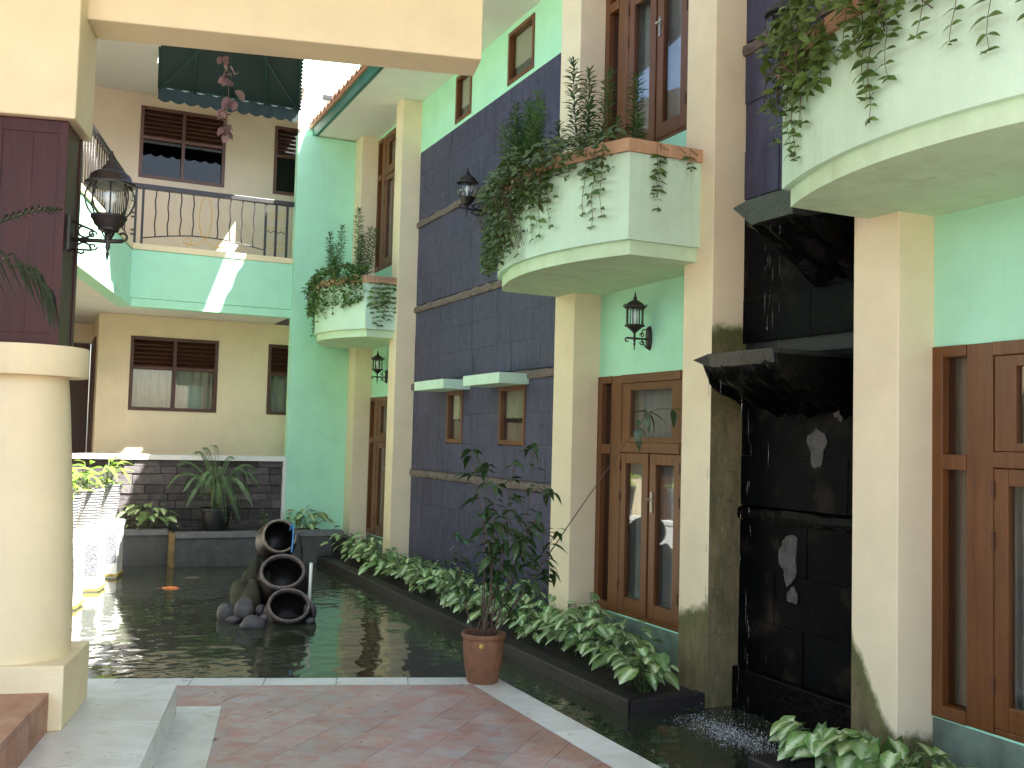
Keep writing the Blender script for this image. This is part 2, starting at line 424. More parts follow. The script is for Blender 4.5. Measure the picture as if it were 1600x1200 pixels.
def rect_sub(rects, hole):
    out = []; hy0, hy1, hz0, hz1 = hole
    for (y0, y1, z0, z1) in rects:
        if hy1 <= y0 or hy0 >= y1 or hz1 <= z0 or hz0 >= z1: out.append((y0, y1, z0, z1)); continue
        if y0 < hy0: out.append((y0, hy0, z0, z1))
        if y1 > hy1: out.append((hy1, y1, z0, z1))
        a, b = max(y0, hy0), min(y1, hy1)
        if z0 < hz0: out.append((a, b, z0, hz0))
        if z1 > hz1: out.append((a, b, hz1, z1))
    return out
def wallX(x0, x1, rect, holes):
    """wall thickness x0..x1 over rect (y0,y1,z0,z1) with rectangular holes"""
    r = [rect]
    for h in holes: r = rect_sub(r, h)
    mb = MB()
    for (a, b, c, d) in r: mb.box((x0, a, c), (x1, b, d))
    return mb
def wallY(y0, y1, rect, holes):
    r = [rect]
    for h in holes: r = rect_sub(r, h)
    mb = MB()
    for (a, b, c, d) in r: mb.box((a, y0, c), (b, y1, d))
    return mb
def curtain_mb(axis, c, a0, a1, z0, z1, amp=.015, n=None):
    n = n or max(12, int((a1-a0)/.025)); mb = MB(); vs_, fs = [], []
    for i in range(n+1):
        a = a0+(a1-a0)*i/n; d = amp*math.sin(i*1.25+.4*math.sin(i*.37))
        for z in (z0, z1): vs_.append((c+d, a, z) if axis == 'X' else (a, c+d, z))
    for i in range(n): fs.append((2*i, 2*i+2, 2*i+3, 2*i+1))
    return mb.add(vs_, fs)

# ================================================================== GROUND, TERRACE, WATER
struct('ground', MB().box((-400, -400, -1.2), (400, 400, -.9)), M['earth'])
struct('driveway', MB().box((-40, -60, -.9), (40, -1.6, -.03)), M['drive'])
L0, TC, TN = (.366-.951*6, 7.086+.3095*6), (2.861, 6.274), (2.861, -1.6)     # terrace front edge, corner, near end
struct('terrace', MB().prism([L0, TC, TN, (-5.4, -1.6)], -.6, -.022), M['grout'])
terr = bpy.data.objects['terrace']
uF = Vector((.951, -.3095)); nF = Vector((-.3095, -.951))
def fpt(a, d): return (TC[0]+uF.x*a+nF.x*d, TC[1]+uF.y*a+nF.y*d)
RX0, RX1 = 2.636, 2.861
IC = None
# white border tiles, front row and right row (mitred at the corner)
hR_in = half((RX0, 0), (RX0, 5), (3, 3)); mit = (TC, (RX0, 6.274+.3095/.951*.225-.19/.951))
def white_tile(poly, name='border_tile', z0=-.03, z1=0., par=terr, m=None):
    cx = sum(p[0] for p in poly)/len(poly); cy = sum(p[1] for p in poly)/len(poly)
    k = 1-.0035/max(.05, math.sqrt(area(poly)))
    poly = [(cx+(p[0]-cx)*k, cy+(p[1]-cy)*k) for p in poly]
    return part(name, MB().prism(poly, z0, z1+random.uniform(-.0012, .0012)), m or M['white_tile'], par)
mh_f = half(mit[0], mit[1], (1, 6.5)); mh_r = half(mit[0], mit[1], (2.8, 5))
a = 0.
for k in range(12):
    q = [fpt(-.13-k*.462+.462, 0), fpt(-.13-k*.462, 0), fpt(-.13-k*.462, .19), fpt(-.13-k*.462+.462, .19)]
    q = clip(q, [mh_f, (1, 0, TC[0])])
    if q and area(q) > .003: white_tile(q)
for k in range(12):
    y1 = 6.35-k*.45
    q = clip([(RX0, y1), (RX1, y1), (RX1, y1-.45), (RX0, y1-.45)], [mh_r])
    if q and area(q) > .003: white_tile(q)
# white strip beside the step
sA, sB = (1.043, 6.139), (.794, 5.042); sd = Vector((sB[0]-sA[0], sB[1]-sA[1])).normalized(); sw = Vector((-.951, .3095))
for (f0, f1) in ((0, .13), (.13, .55), (.55, 1.0), (1.0, 1.45), (1.45, 1.9), (1.9, 2.35)):
    q = [(sA[0]+sd.x*f0, sA[1]+sd.y*f0), (sA[0]+sd.x*f1, sA[1]+sd.y*f1)]
    white_tile(q+[(q[1][0]+sw.x*.27, q[1][1]+sw.y*.27), (q[0][0]+sw.x*.27, q[0][1]+sw.y*.27)])
# red tiles laid on the diagonal
regA = [half(sA, sB, (2, 5)), (1, 0, RX0-.004), half(fpt(0, .194), fpt(-1, .194), (1, 5)), (0, -1, -3.2)]
regB = [half(sA, sB, (.5, 6)), half(sA, (sA[0]+sw.x, sA[1]+sw.y), (1, 6.5)), half(fpt(0, .194), fpt(-1, .194), (1, 5)), (-1, 0, -.3)]
T = .212; base = Vector((.928, 5.497)); e1 = Vector((.7071, .7071)); e2 = Vector((.7071, -.7071)); cnt = 0
for i in range(-25, 26):
    for j in range(-25, 26):
        c0 = base+e1*T*i+e2*T*j; g = T-.0026
        q = [tuple(c0), tuple(c0+e1*g), tuple(c0+e1*g+e2*g), tuple(c0+e2*g)]
        if not (-.3 < c0.x < 3 and 2.6 < c0.y < 7.2): continue
        for reg in (regA, regB):
            r = clip(q, reg)
            if r and area(r) > .0012 and cnt < 296:
                cnt += 1
                part('floor_tile', MB().prism(r, -.03, random.uniform(-.0012, .0008)-.001), M['red_tile'], terr)
struct('terrace_near_floor', MB().prism([(.2, 3.2), (RX0-.004, 3.2), (RX0-.004, -1.6), (-.9, -1.6)], -.03, -.002), M['red_tile'])
# pale step
hd = R(12.7); sv = Vector((math.sin(hd), math.cos(hd))); s0 = Vector((.768, 5.994)); lv = Vector((-.9365, .3507))
def stp(a, d): return tuple(s0+lv*a-sv*d)
stepo = struct('pale_step', MB().prism([stp(.006, .006), stp(3.2, .006), stp(3.2, 5.5), stp(.006, 5.5)], -.03, .165), M['concrete'], bevel=.004)
for r_ in range(9):
    d0, d1 = (0, .33) if r_ == 0 else (.33+.42*(r_-1), .33+.42*r_)
    for (a0, a1) in ((0, .62), (.62, 1.24)):
        if a0 > .3 and r_ > 6: continue
        white_tile([stp(a0, d0), stp(a1, d0), stp(a1, d1), stp(a0, d1)], 'step_tile', .15, .18, stepo)
    if r_ < 8:
        v0 = Vector(stp(0, d0)); v1 = Vector(stp(0, d1)); q = [tuple(v0), tuple(v1), tuple(v1+lv*.01), tuple(v0+lv*.01)]
        part('riser_tile', MB().prism(q, 0, .149), M['white_tile'], stepo)
# brown-red upper step
r0 = Vector((.099, 5.261))
def rst(a, d): return tuple(r0+lv*a-sv*d)
redo = struct('red_step', MB().prism([rst(.012, .006), rst(3, .006), rst(3, 5), rst(.012, 5)], .1, .342), M['grout'])
for r_ in range(9):
    for c_ in range(2):
        white_tile([rst(c_*.4, r_*.36), rst(c_*.4+.4, r_*.36), rst(c_*.4+.4, r_*.36+.36), rst(c_*.4, r_*.36+.36)], 'step_tile', .33, .36, redo, M['step_tile'])
    v0 = Vector(rst(0, r_*.36)); v1 = Vector(rst(0, r_*.36+.357))
    part('riser_tile', MB().prism([tuple(v0), tuple(v1), tuple(v1+lv*.013), tuple(v0+lv*.013)], .18, .331), M['step_tile'], redo)
# pond
wv, wf = [], []
struct('pond_water', MB().add([(-4, -1.5, -.15), (4.35, -1.5, -.15), (4.35, 14.5, -.15), (-4, 14.5, -.15)], [(0, 1, 2, 3)]), M['water'])

# ================================================================== PORCH
pc = thing('porch_column', 'round cream column with dark timber casing around its upper half, left edge of the porch', 'column', (*P(-1.343, 5.44), .18))
SC_, FC_ = -1.343, 5.44
cx, cy = P(SC_, FC_)
def sq(h, sc_=SC_, fc=FC_): return Pq(sc_-h, sc_+h, fc-h, fc+h)
part('plinth', MB().prism(sq(.298), .18, .482), M['cream2'], pc, bevel=.006)
part('shaft', MB().lathe([(.262, .482), (.258, .8), (.236, 1.25), (.205, 1.7), (.19, 1.86)], (cx, cy, 0), 56), M['cream2'], pc, True, autos=True)
part('capital_ring', MB().lathe([(.278, 1.852), (.282, 1.858), (.282, 1.994), (.278, 2.0)], (cx, cy, 0), 64), M['cream2'], pc, True, autos=True)
cas = part('timber_casing', MB().prism(sq(.165), 2.001, 3.118), M['casing'], pc, bevel=.004)
for sx in (-1, 1):
    for fy in (-1, 1):
        s_, f_ = SC_+sx*.15, FC_+fy*.15
        part('corner_board', MB().prism(Pq(s_-.022, s_+.022, f_-.022, f_+.022), 2.003, 3.112), M['casing'], cas, bevel=.004)
for fy in (-1, 1):
    part('edge_board', MB().prism(Pq(SC_-.13, SC_+.13, FC_+fy*.164-.006, FC_+fy*.164+.006), 2.003, 2.06), M['casing'], cas, bevel=.003)
    part('edge_board', MB().prism(Pq(SC_-.13, SC_+.13, FC_+fy*.164-.006, FC_+fy*.164+.006), 3.05, 3.112), M['casing'], cas, bevel=.003)
    part('centre_board', MB().prism(Pq(SC_-.012, SC_+.012, FC_+fy*.164-.004, FC_+fy*.164+.004), 2.06, 3.05), M['casing'], cas, bevel=.002)
part('pier_block', MB().prism(sq(.208), 3.12, 5.2), M['cream2'], pc, bevel=.008)
cn = thing('porch_canopy', 'cream porch beam with square end crossing the top of the view', 'porch', (*P(-.2, 5.5), 3.68))
part('beam', MB().prism(Pq(-1.136, .905, 5.37, 5.645), 3.68, 5.2), M['cream2'], cn, bevel=.008)
part('beam_far', MB().prism(Pq(-7.5, -1.551, 5.37, 5.645), 3.68, 5.2), M['cream2'], cn, bevel=.008)
part('roof_slab', MB().prism(clip(Pq(-7.5, 4.5, -1.2, 6.1), [(1, 0, 3.40)]), 5.203, 5.4), M['soffit'], cn)  # unseen roof, stretched past the beam end to shade terrace and near facade

# ================================================================== RIGHT BUILDING
XF, XB = 4.10, 4.36
rb = thing('garden_wing', 'two storey mint and cream wing with slate panels and curved balconies along the pond', 'building', (4.36, 7, 0))
bays = {1: (12.64, 14.2), 2: (5.95, 7.57), 3: (2.35, 3.965)}
DZ = (.2, 2.155); UZ = (3.99, 5.95)
SW = ((10.66, 11.15), (9.02, 9.65))
for k, (y0, y1) in bays.items():
    part('wall_plinth', MB().box((XB-.006, y0+.002, -.3), (XB-.0005, y1-.002, .19)), M['dirty_mint'], rb)
    part('bay_wall', wallX(XB, XB+.2, (y0, y1, -.3, 6.0), [(y0+.01, y1-.01, DZ[0], DZ[1]), (y0+.01, y1-.01, UZ[0], UZ[1])]), M['mint'], rb)
holes = [(a, b, 1.545, 2.145) for a, b in SW]+[(a, b, 5.36, 5.93) for a, b in SW]
part('slate_backing_wall', wallX(XB+.03, XB+.2, (7.93, 12.36, -.3, 5.315), holes), M['grout'], rb)
part('upper_wall', wallX(XB, XB+.2, (7.93, 12.36, 5.315, 6.0), holes), M['mint'], rb)
part('upper_wall', MB().box((XB, 4.294, 5.315), (XB+.2, 5.61, 6.0)), M['mint'], rb)
part('near_wall', MB().box((XB, -3, -.3), (XB+.2, 2.02, 6.0)), M['mint'], rb)
for (y0, y1, m) in ((12.36, 12.64, 'cream'), (14.2, 14.545, 'cream'), (7.57, 7.93, 'cream'), (5.61, 5.95, 'pillar_d'), (3.965, 4.294, 'pillar_e'), (2.02, 2.35, 'cream')):
    part('pillar', MB().box((XF, y0, -.35), (XB+.1, y1, 6.0)), M[m], rb, bevel=.006)
part('end_wall', MB().box((3.235, 14.55, -.3), (4.62, 14.7, 5.99)), M['mint'], rb, bevel=.004)
part('hidden_sun_block', MB().prism([(3.30, 14.703), (4.62, 14.703), (4.62, 15.74), (3.56, 15.74)], -.3, 6.1), M['mint'], rb)  # added mass hidden behind the end wall, stops sun reaching the far wall
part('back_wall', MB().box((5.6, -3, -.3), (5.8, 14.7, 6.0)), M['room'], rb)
part('upper_floor', MB().box((4.56, -3, 3.2), (5.6, 14.55, 3.4)), M['room'], rb)
part('soffit', MB().box((3.53, -3, 6.002), (5.8, 14.86, 6.04)), M['soffit'], rb)
part('fascia', MB().box((3.478, -3, 5.992), (3.528, 14.88, 6.2)), M['fascia'], rb, bevel=.003)
# roof with barrel tiles along the eave
def rz(x): return 6.21+(x-3.44)*.42
part('roof_deck', MB().add([(3.45, -3, 6.19), (8, -3, 6.19+4.55*.42), (8, 14.9, 6.19+4.55*.42), (3.45, 14.9, 6.19), (3.45, -3, 6.15), (8, -3, 6.1), (8, 14.9, 6.1), (3.45, 14.9, 6.15)],
     [(0, 1, 2, 3), (7, 6, 5, 4), (0, 3, 7, 4), (1, 5, 6, 2), (0, 4, 5, 1), (3, 2, 6, 7)]), M['roof'], rb)
def tile_mesh():
    v, f = [], []; n = 7
    for e, x in enumerate((0, .34)):
        for i in range(n):
            t = i/(n-1); y = -.1+.2*t
            z = .045*math.sin(math.pi*min(1, t/.62)) if t < .62 else -.018*math.sin(math.pi*(t-.62)/.38)
            v.append((x, y, z+x*.42)); 
    for i in range(n): v.append((0, v[i][1], v[i][2]-.018))
    for i in range(n): v.append((.34, v[n+i][1], v[n+i][2]-.018))
    for i in range(n-1):
        f += [(i, n+i, n+i+1, i+1), (i, i+1, 2*n+i+1, 2*n+i), (2*n+i, 2*n+i+1, 3*n+i+1, 3*n+i)]
    return v, f
tv, tf = tile_mesh(); tme = MB().add(tv, tf).mesh('roof_tile', M['roof'], True)
for r_ in range(3):
    for k in range(84):
        y = 14.8-k*.2
        if y < -2: break
        o = link('roof_tile', tme, rb, Matrix.Translation(Vector((3.448+r_*.3+random.uniform(-.01, .01), y, rz(3.448+r_*.3)+random.uniform(0, .012)))-rb.location) @ Matrix.Rotation(random.uniform(-.03, .03), 4, 'Z'))

# slate tiles
bandz = (1.15, 2.25, 3.25, 4.36)
def slate_rows():
    edges = [-.2]+[z for z in bandz]+[5.315]
    rows = []
    for i in range(len(edges)-1):
        lo = edges[i]+(.05 if i else 0); hi = edges[i+1]-(.05 if i < 4 else 0); n = 3 if i else 4
        for j in range(n): rows.append((lo+(hi-lo)*j/n, lo+(hi-lo)*(j+1)/n))
    return rows
def box_open(x0, x1, r):                      # a tile: front face plus four chamfer-free sides
    return MB().box((x0, r[0], r[2]), (x1, r[1], r[3]))
g = .0011
for ri, (z0, z1) in enumerate(slate_rows()):
    y = 7.93; off = random.uniform(.1, .3); first = True
    while y < 12.36-.001:
        wv_ = off if first else .34; first = False
        y1 = min(12.36, y+wv_)
        if 12.36-y1 < .06: y1 = 12.36
        for r in (lambda rr: [q for q in rr])(__import__('functools').reduce(rect_sub, holes, [(y, y1, z0, z1)])):
            if (r[1]-r[0]) > .015 and (r[3]-r[2]) > .015:
                part('slate_tile', box_open(XB+random.uniform(-.0015, .001), XB+.029, (r[0]+g, r[1]-g, r[2]+g, r[3]-g)), M['slate'], rb)
        y = y1
def band_mesh(y0, y1, z, seed, gaps=()):
    rn = random.Random(seed); mb = MB(); n = int((y1-y0)/.09); pr = []
    for i in range(n+1):
        y = y0+(y1-y0)*i/n
        a, b, c = rn.uniform(-.012, .012), rn.uniform(-.01, .01), rn.uniform(.018, .042)
        pr.append([(XB+.029, y, z-.05), (XB-c*.8, y, z-.046+a*.6), (XB-c-.004, y, z-.012+b), (XB-c*.9, y, z+.03+b), (XB+.029, y, z+.05)])
    v = [p for q in pr for p in q]; f = []
    for i in range(n):
        for j in range(4): f.append((i*5+j, i*5+5+j, i*5+6+j, i*5+1+j))
    f.append((0, 1, 2, 3, 4)); f.append(tuple(n*5+i for i in (4, 3, 2, 1, 0)))
    return mb.add(v, f)
for i, z in enumerate(bandz):
    part('stone_band', band_mesh(7.935, 12.355, z, i), M['band'], rb)
# small windows in the slate wall, lower and upper
def small_window(y0, y1, z0, z1, zb):
    mb = MB(); x0, x1, t = XB-.012, XB+.09, .045
    for r in rect_sub([(y0, y1, z0, z1)], (y0+t, y1-t, z0+t, z1-t)): mb.box((x0, r[0], r[2]), (x1, r[1], r[3]))
    wd = part('window', mb, M['wood'], rb, bevel=.004)
    part('pane', MB().box((XB+.03, y0+t, z0+t), (XB+.036, y1-t, z1-t)), M['glass'], wd)
    part('blind', MB().box((XB+.06, y0+t, zb), (XB+.066, y1-t, z1-t)), M['blind'], wd)
    part('room_back', MB().box((XB+.42, y0-.3, z0-.3), (XB+.45, y1+.3, z1+.3)), M['black'], wd)  # black sheet stands in for the darkness of the unlit room
for a_, b_ in SW:
    small_window(a_, b_, 1.545, 2.145, 1.82); small_window(a_, b_, 5.36, 5.93, 5.55)
for (a_, b_) in ((8.96, 9.89), (10.47, 11.42)):
    part('window_canopy', MB().box((4.035, a_, 2.148), (XB+.02, b_, 2.255)), M['mint_balcony'], rb, bevel=.004)

# glazed doors and upper windows: frame, sidelights, transom light, two leaves
def glazed(yc, z0, z1, zt, name, flip=1):
    def B(mb, u0, u1, c, d, x0=4.345, x1=4.45):
        a_, b_ = sorted((yc+flip*u0, yc+flip*u1)); mb.box((x0, a_, c), (x1, b_, d))
    mb = MB(); h = .808
    for s in (-1, 1):
        B(mb, s*(h-.07), s*h, z0, z1); B(mb, s*.43, s*.59, z0+.002, z1-.002, 4.352)
        B(mb, s*.59, s*(h-.07), z0, z0+.07); B(mb, s*.59, s*(h-.07), z1-.06, z1); B(mb, s*.59, s*(h-.07), zt-.03, zt+.05)
    B(mb, -.43, .43, z1-.07, z1); B(mb, -.43, .43, zt-.01, zt+.07); B(mb, -.43, .43, z0, z0+.03, 4.36)
    fr = part(name, mb, M['wood'], rb, bevel=.004)
    for s in (-1, 1):
        p1 = MB(); B(p1, s*.59, s*(h-.07), z0+.07, zt-.03, 4.392, 4.398); part('sidelight', p1, M['frosted'], fr)
        p2 = MB(); B(p2, s*.59, s*(h-.07), zt+.05, z1-.06, 4.392, 4.398); part('sidelight', p2, M['frosted'], fr)
    sa = MB()
    for r in ((-.425, -.30, zt+.072, z1-.072), (.30, .425, zt+.072, z1-.072), (-.30, .30, zt+.072, zt+.115), (-.30, .30, z1-.13, z1-.072)): B(sa, *r, 4.358, 4.41)
    part('transom_sash', sa, M['wood'], fr, bevel=.003)
    pt = MB(); B(pt, -.30, .30, zt+.115, z1-.13, 4.38, 4.386); part('pane', pt, M['glass'], fr)
    cu = MB(); B(cu, -.75, .75, z0, z1, 4.62, 4.63)
    part('curtain', curtain_mb('X', 4.475, yc-.78, yc+.78, z0+.02, z1-.02, .018), M['curtain_grey'], fr)
    for s in (-1, 1):
        lf = MB(); lo, hi = .012, .428
        gl0, gl1 = .10, .345
        B(lf, s*lo, s*gl0, z0+.032, zt-.014, 4.356, 4.408); B(lf, s*gl1, s*hi, z0+.032, zt-.014, 4.356, 4.408)
        B(lf, s*gl0, s*gl1, z0+.032, z0+.15, 4.357, 4.407); B(lf, s*gl0, s*gl1, zt-.10, zt-.014, 4.357, 4.407)
        leaf_ = part('door_leaf' if name == 'door' else 'casement', lf, M['wood'], rb, bevel=.004)
        pp = MB(); B(pp, s*gl0, s*gl1, z0+.15, zt-.10, 4.38, 4.386); part('pane', pp, M['glass'], leaf_)
        for zz in (z0+.2, (z0+zt)/2+.25, zt-.16):
            hb = MB(); B(hb, s*.421, s*.437, zz, zz+.085, 4.346, 4.358); part('hinge', hb, M['wood_dark'], leaf_)
        if s == -1:
            hn = MB(); ym = yc+flip*s*.055
            hn.box((4.345, ym-.015, z0+.86), (4.357, ym+.015, z0+1.02)); hn.tube([(4.35, ym, z0+.96), (4.31, ym, z0+.96), (4.31, ym-.09, z0+.96)], .008)
            part('handle', hn, M['steel'], leaf_)
for k, (y0, y1) in bays.items():
    yc = (y0+y1)/2
    glazed(yc, DZ[0], DZ[1], 1.53, 'door'); glazed(yc, UZ[0], UZ[1], 5.36, 'window')

# curved balconies
def arc_poly(y0, y1, xs, b, inset=0., n=22, xb=XB+.0):
    pts = [(xb, y0+inset)]; yc, hw = (y0+y1)/2, (y1-y0)/2-inset
    for i in range(n+1):
        t = -1+2*i/n; pts.append((xs+inset-b*(1-t*t), yc+hw*t))
    pts.append((xb, y1-inset)); return pts
def balcony(y0, y1, xs, b):
    mb = MB(); o_ = arc_poly(y0, y1, xs, b); i_ = arc_poly(y0, y1, xs, b, .09)
    n = len(o_); v = []; f = []
    for z in (2.965, 3.56): v += [(p[0], p[1], z) for p in o_]+[(p[0], p[1], z) for p in i_]
    for k in range(n-1):
        f += [(k, 2*n+k, 2*n+k+1, k+1), (n+k, n+k+1, 3*n+k+1, 3*n+k), (2*n+k, 3*n+k, 3*n+k+1, 2*n+k+1), (k, k+1, n+k+1, n+k)]
    mb.add(v, f)
    bo = part('balcony', mb, M['mint_balcony'], rb)
    part('balcony_slab', MB().prism(arc_poly(y0, y1, xs, b, .032), 2.868, 2.98), M['mint_slab'], bo)
    part('soil', MB().prism(arc_poly(y0, y1, xs, b, .085), 3.3, 3.53), M['earth'], bo)
    c_o = arc_poly(y0, y1, xs, b, -.022); c_i = arc_poly(y0, y1, xs, b, .10); v, f = [], []
    for z in (3.56, 3.648): v += [(p[0], p[1], z) for p in c_o]+[(p[0], p[1], z) for p in c_i]
    for k in range(n-1):
        f += [(k, 2*n+k, 2*n+k+1, k+1), (n+k, n+k+1, 3*n+k+1, 3*n+k), (2*n+k, 3*n+k, 3*n+k+1, 2*n+k+1), (k, k+1, n+k+1, n+k)]
    part('coping', MB().add(v, f), M['terracotta_coping'], bo)
BAL = {1: (12.42, 14.42, 3.70, .36), 2: (5.765, 7.905, 3.52, .25), 3: (2.08, 4.215, 3.52, .25)}
for k in BAL: balcony(*BAL[k])
def balX(k, y):
    y0, y1, xs, b = BAL[k]; t = (y-(y0+y1)/2)/((y1-y0)/2); return xs-b*(1-t*t)

# ================================================================== WATERFALL WALL
wf_ = thing('waterfall_wall', 'black wet slate waterfall panel with two stone spouts between cream pillars', 'waterfall', (4.36, 4.95, -.15))
part('backing', MB().box((XB+.03, 4.294, -.3), (XB+.2, 5.61, 5.315)), M['black'], wf_)
rn = random.Random(3)
for ri, (z0, z1) in enumerate(slate_rows()):
    ys = [4.294, 4.965+rn.uniform(-.03, .03), 5.61] if ri % 2 else [4.294, 4.60, 5.25, 5.61]
    for i in range(len(ys)-1):
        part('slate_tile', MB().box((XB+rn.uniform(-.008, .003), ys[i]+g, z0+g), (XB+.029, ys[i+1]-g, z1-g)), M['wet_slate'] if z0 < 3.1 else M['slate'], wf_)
part('stone_band', band_mesh(4.297, 5.607, 4.36, 11), M['band'], wf_)
part('stone_band', band_mesh(4.297, 5.607, 1.15, 12), M['wet_rock'], wf_)
part('basin_ledge', MB().box((4.30, 4.297, -.35), (XB, 5.607, .12)), M['wet_rock'], wf_, bevel=.012)
def spout(y0, y1, xf, zt, zf, zw, name, seed, lipped=True):
    """rough stone bracket: a flat lip at the front on a tapering rock"""
    rn = random.Random(seed); mb = MB(); n = 26; m_ = 14; v = []; f = []
    for i in range(n+1):
        y = y0+(y1-y0)*i/n
        for j in range(m_+1):
            t = j/m_; x = xf+.018+(XB-xf-.018)*t
            z = zt-.08-(zt-.08-zf)*t**zw
            z += (rn.uniform(-.012, .012)+.03*math.sin(y*23+j*.5)+.02*math.sin(y*61+seed))*(.3+t)*(1 if 0 < j < m_ else .3)
            v.append((x+.012*math.sin(y*47+j*.9), y+(.03*math.sin(j*1.3+seed) if i in (0, n) else 0), z))
    q = m_+1
    for i in range(n):
        for j in range(m_): f.append((i*q+j, i*q+j+1, (i+1)*q+j+1, (i+1)*q+j))
    nb = len(v)
    for i in range(n+1):
        y = y0+(y1-y0)*i/n; v.append((xf+.018, y, zt-.03)); v.append((XB, y, zt-.03))
    for i in range(n):
        f += [(nb+2*i, nb+2*i+2, nb+2*i+3, nb+2*i+1), (i*q, (i+1)*q, nb+2*i+2, nb+2*i)]
    for i in (0, n):
        loop = [i*q+j for j in range(q)]+[nb+2*i+1, nb+2*i]
        f.append(tuple(loop if i else loop[::-1]))
    rk = part(name, mb.add(v, f), M['wet_rock'], wf_, True, autos=True)
    if not lipped: return rk
    lip = MB(); pl = [(xf, y0+.02), (xf-.015, y0+.3), (xf-.005, y1-.10), (xf-.03, y1+.03), (xf+.09, y1+.005), (XB, y1-.01), (XB, y0)]; k_ = len(pl)
    tk = .15 if zf > 2.3 else .085
    zb = [zt-tk, zt-tk-.003, zt-tk+.005, zt-.035, zt-.06, zt-tk+.005, zt-tk+.005]
    lip.add([(p[0]+.02, p[1], zb[i]) for i, p in enumerate(pl)]+[(p[0], p[1], zt-(.03 if i == 3 else 0)) for i, p in enumerate(pl)], [tuple(range(k_)), tuple(range(k_, 2*k_))[::-1]]+[(i, k_+i, k_+(i+1) % k_, (i+1) % k_) for i in range(k_)])
    part('lip', lip, M['wet_lip'], rk, bevel=.008)
    return rk
spout(4.55, 5.27, 3.755, 2.16, 1.83, .5, 'spout', 4)
spout(4.40, 4.88, 3.75, 3.055, 2.62, .95, 'spout', 5)
for k, (y, z, ry, rz_) in enumerate(((4.86, 1.60, .075, .12), (5.11, .89, .08, .16), (4.67, 1.83, .04, .07), (5.07, .66, .05, .05))):
    pts = []
    for i in range(26):
        a_ = 2*math.pi*i/26; r_ = (1+.14*math.sin(3*a_+k)+.10*math.sin(5*a_+2*k)+random.uniform(-.07, .07)); pts.append((y+ry*r_*math.cos(a_), z+rz_*r_*math.sin(a_)))
    v = [(XB-.009, p[0], p[1]) for p in pts]+[(XB-.002, p[0]*1.0, p[1]) for p in pts]
    f = [tuple(range(26))[::-1]]+[(i, (i+1) % 26, 26+(i+1) % 26, 26+i) for i in range(26)]
    part('mortar_patch', MB().add(v, f), M['mortar'], wf_)
rn = random.Random(9)
for k in range(9):
    y = rn.uniform(4.6, 5.25); zt = 2.06; x = 3.80+rn.uniform(-.03, .05); mb = MB(); z = zt
    while z > -.13:
        l = rn.uniform(.04, .22)
        mb.tube([(x, y, z), (x+rn.uniform(-.004, .004), y+rn.uniform(-.006, .006), max(-.15, z-l))], rn.uniform(.0010, .0022), 5); z -= l+rn.uniform(.08, .6)
    part('water_stream', mb, M['stream'], wf_, True)
for k in range(5):
    y = rn.uniform(4.45, 4.85); mb = MB(); z = 2.95; x = 3.84
    while z > 2.2:
        l = rn.uniform(.03, .15); mb.tube([(x, y, z), (x, y+.004, z-l)], rn.uniform(.0010, .002), 5); z -= l+rn.uniform(.08, .35)
    part('water_stream', mb, M['stream'], wf_, True)
sp = MB()
for k in range(3000):
    t = rn.gauss(0, .33); y = 5.0+t*.72; x = 3.86+rn.gauss(0, .085)
    if not (3.55 < x < 4.18 and 4.1 < y < 5.5): continue
    r_ = rn.uniform(.0006, .0026)*(1 if rn.random() < .93 else 2.); h = abs(rn.gauss(0, .010)) if rn.random() < .85 else abs(rn.gauss(0, .06))
    sp.add([(x+r_, y, -.149+h), (x, y+r_, -.149+h), (x-r_, y, -.149+h), (x, y-r_, -.149+h), (x, y, -.149+h+r_*.8), (x, y, -.149+h-r_*.8)], [(0, 1, 4), (1, 2, 4), (2, 3, 4), (3, 0, 4), (1, 0, 5), (2, 1, 5), (3, 2, 5), (0, 3, 5)])
spl = single('splash', sp, M['foam'], 'white splash of water drops in the dark channel under the spouts', 'splash', (3.86, 5, -.15)); spl['kind'] = 'stuff'

# ================================================================== KERB BEDS
k1 = struct('pond_kerb', MB().prism([(3.50, 5.62), (3.66, 5.72), (3.66, 14.0), (3.50, 14.0)], -.5, -.05).prism([(3.515, 5.622), (4.098, 5.622), (4.098, 5.72), (3.665, 5.72)], -.5, -.052), M['kerb'], bevel=.012)
struct('bed_soil', MB().box((3.65, 5.70, -.5), (4.37, 14.5, -.07)), M['earth'])
k2 = struct('pond_kerb_near', MB().box((3.50, -1, -.5), (3.66, 4.42, -.05)).box((3.663, 4.28, -.5), (4.09, 4.42, -.052)), M['kerb'], bevel=.012)
struct('bed_soil_near', MB().box((3.65, -1, -.5), (4.37, 4.30, -.07)), M['earth'])

# ================================================================== FAR BUILDING
fb = thing('far_block', 'cream two storey block with mint balcony parapet across the end of the pond', 'building', (2, 15.75, 0))
WY = 15.75
fw_lo = [(1.155, 2.41), (3.16, 4.3)]
hl = [(a_, b_, 1.89, 2.98) for a_, b_ in fw_lo]; hu = [(a_, b_, 5.34, 6.42) for a_, b_ in ((1.15, 2.39), (3.13, 4.3))]
part('ground_floor_wall', wallY(WY, WY+.2, (.715, 5.0, -.3, 3.29), hl), M['cream'], fb)
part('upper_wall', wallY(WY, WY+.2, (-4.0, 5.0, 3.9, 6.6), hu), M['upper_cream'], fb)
part('side_wall', MB().box((.715, WY+.2, -.3), (.9, 17.6, 3.29)), M['cream'], fb)
part('passage_wall', wallY(17.6, 17.8, (-4, .9, -.3, 3.29), [(.30, .70, .6, 2.98)]), M['cream'], fb)
part('door', MB().box((.31, 17.66, .6), (.69, 17.70, 2.97)), M['wood_dark'], fb)
part('door', MB().box((.69, WY+.55, .6), (.714, WY+1.5, 2.98)), M['wood_dark'], fb)
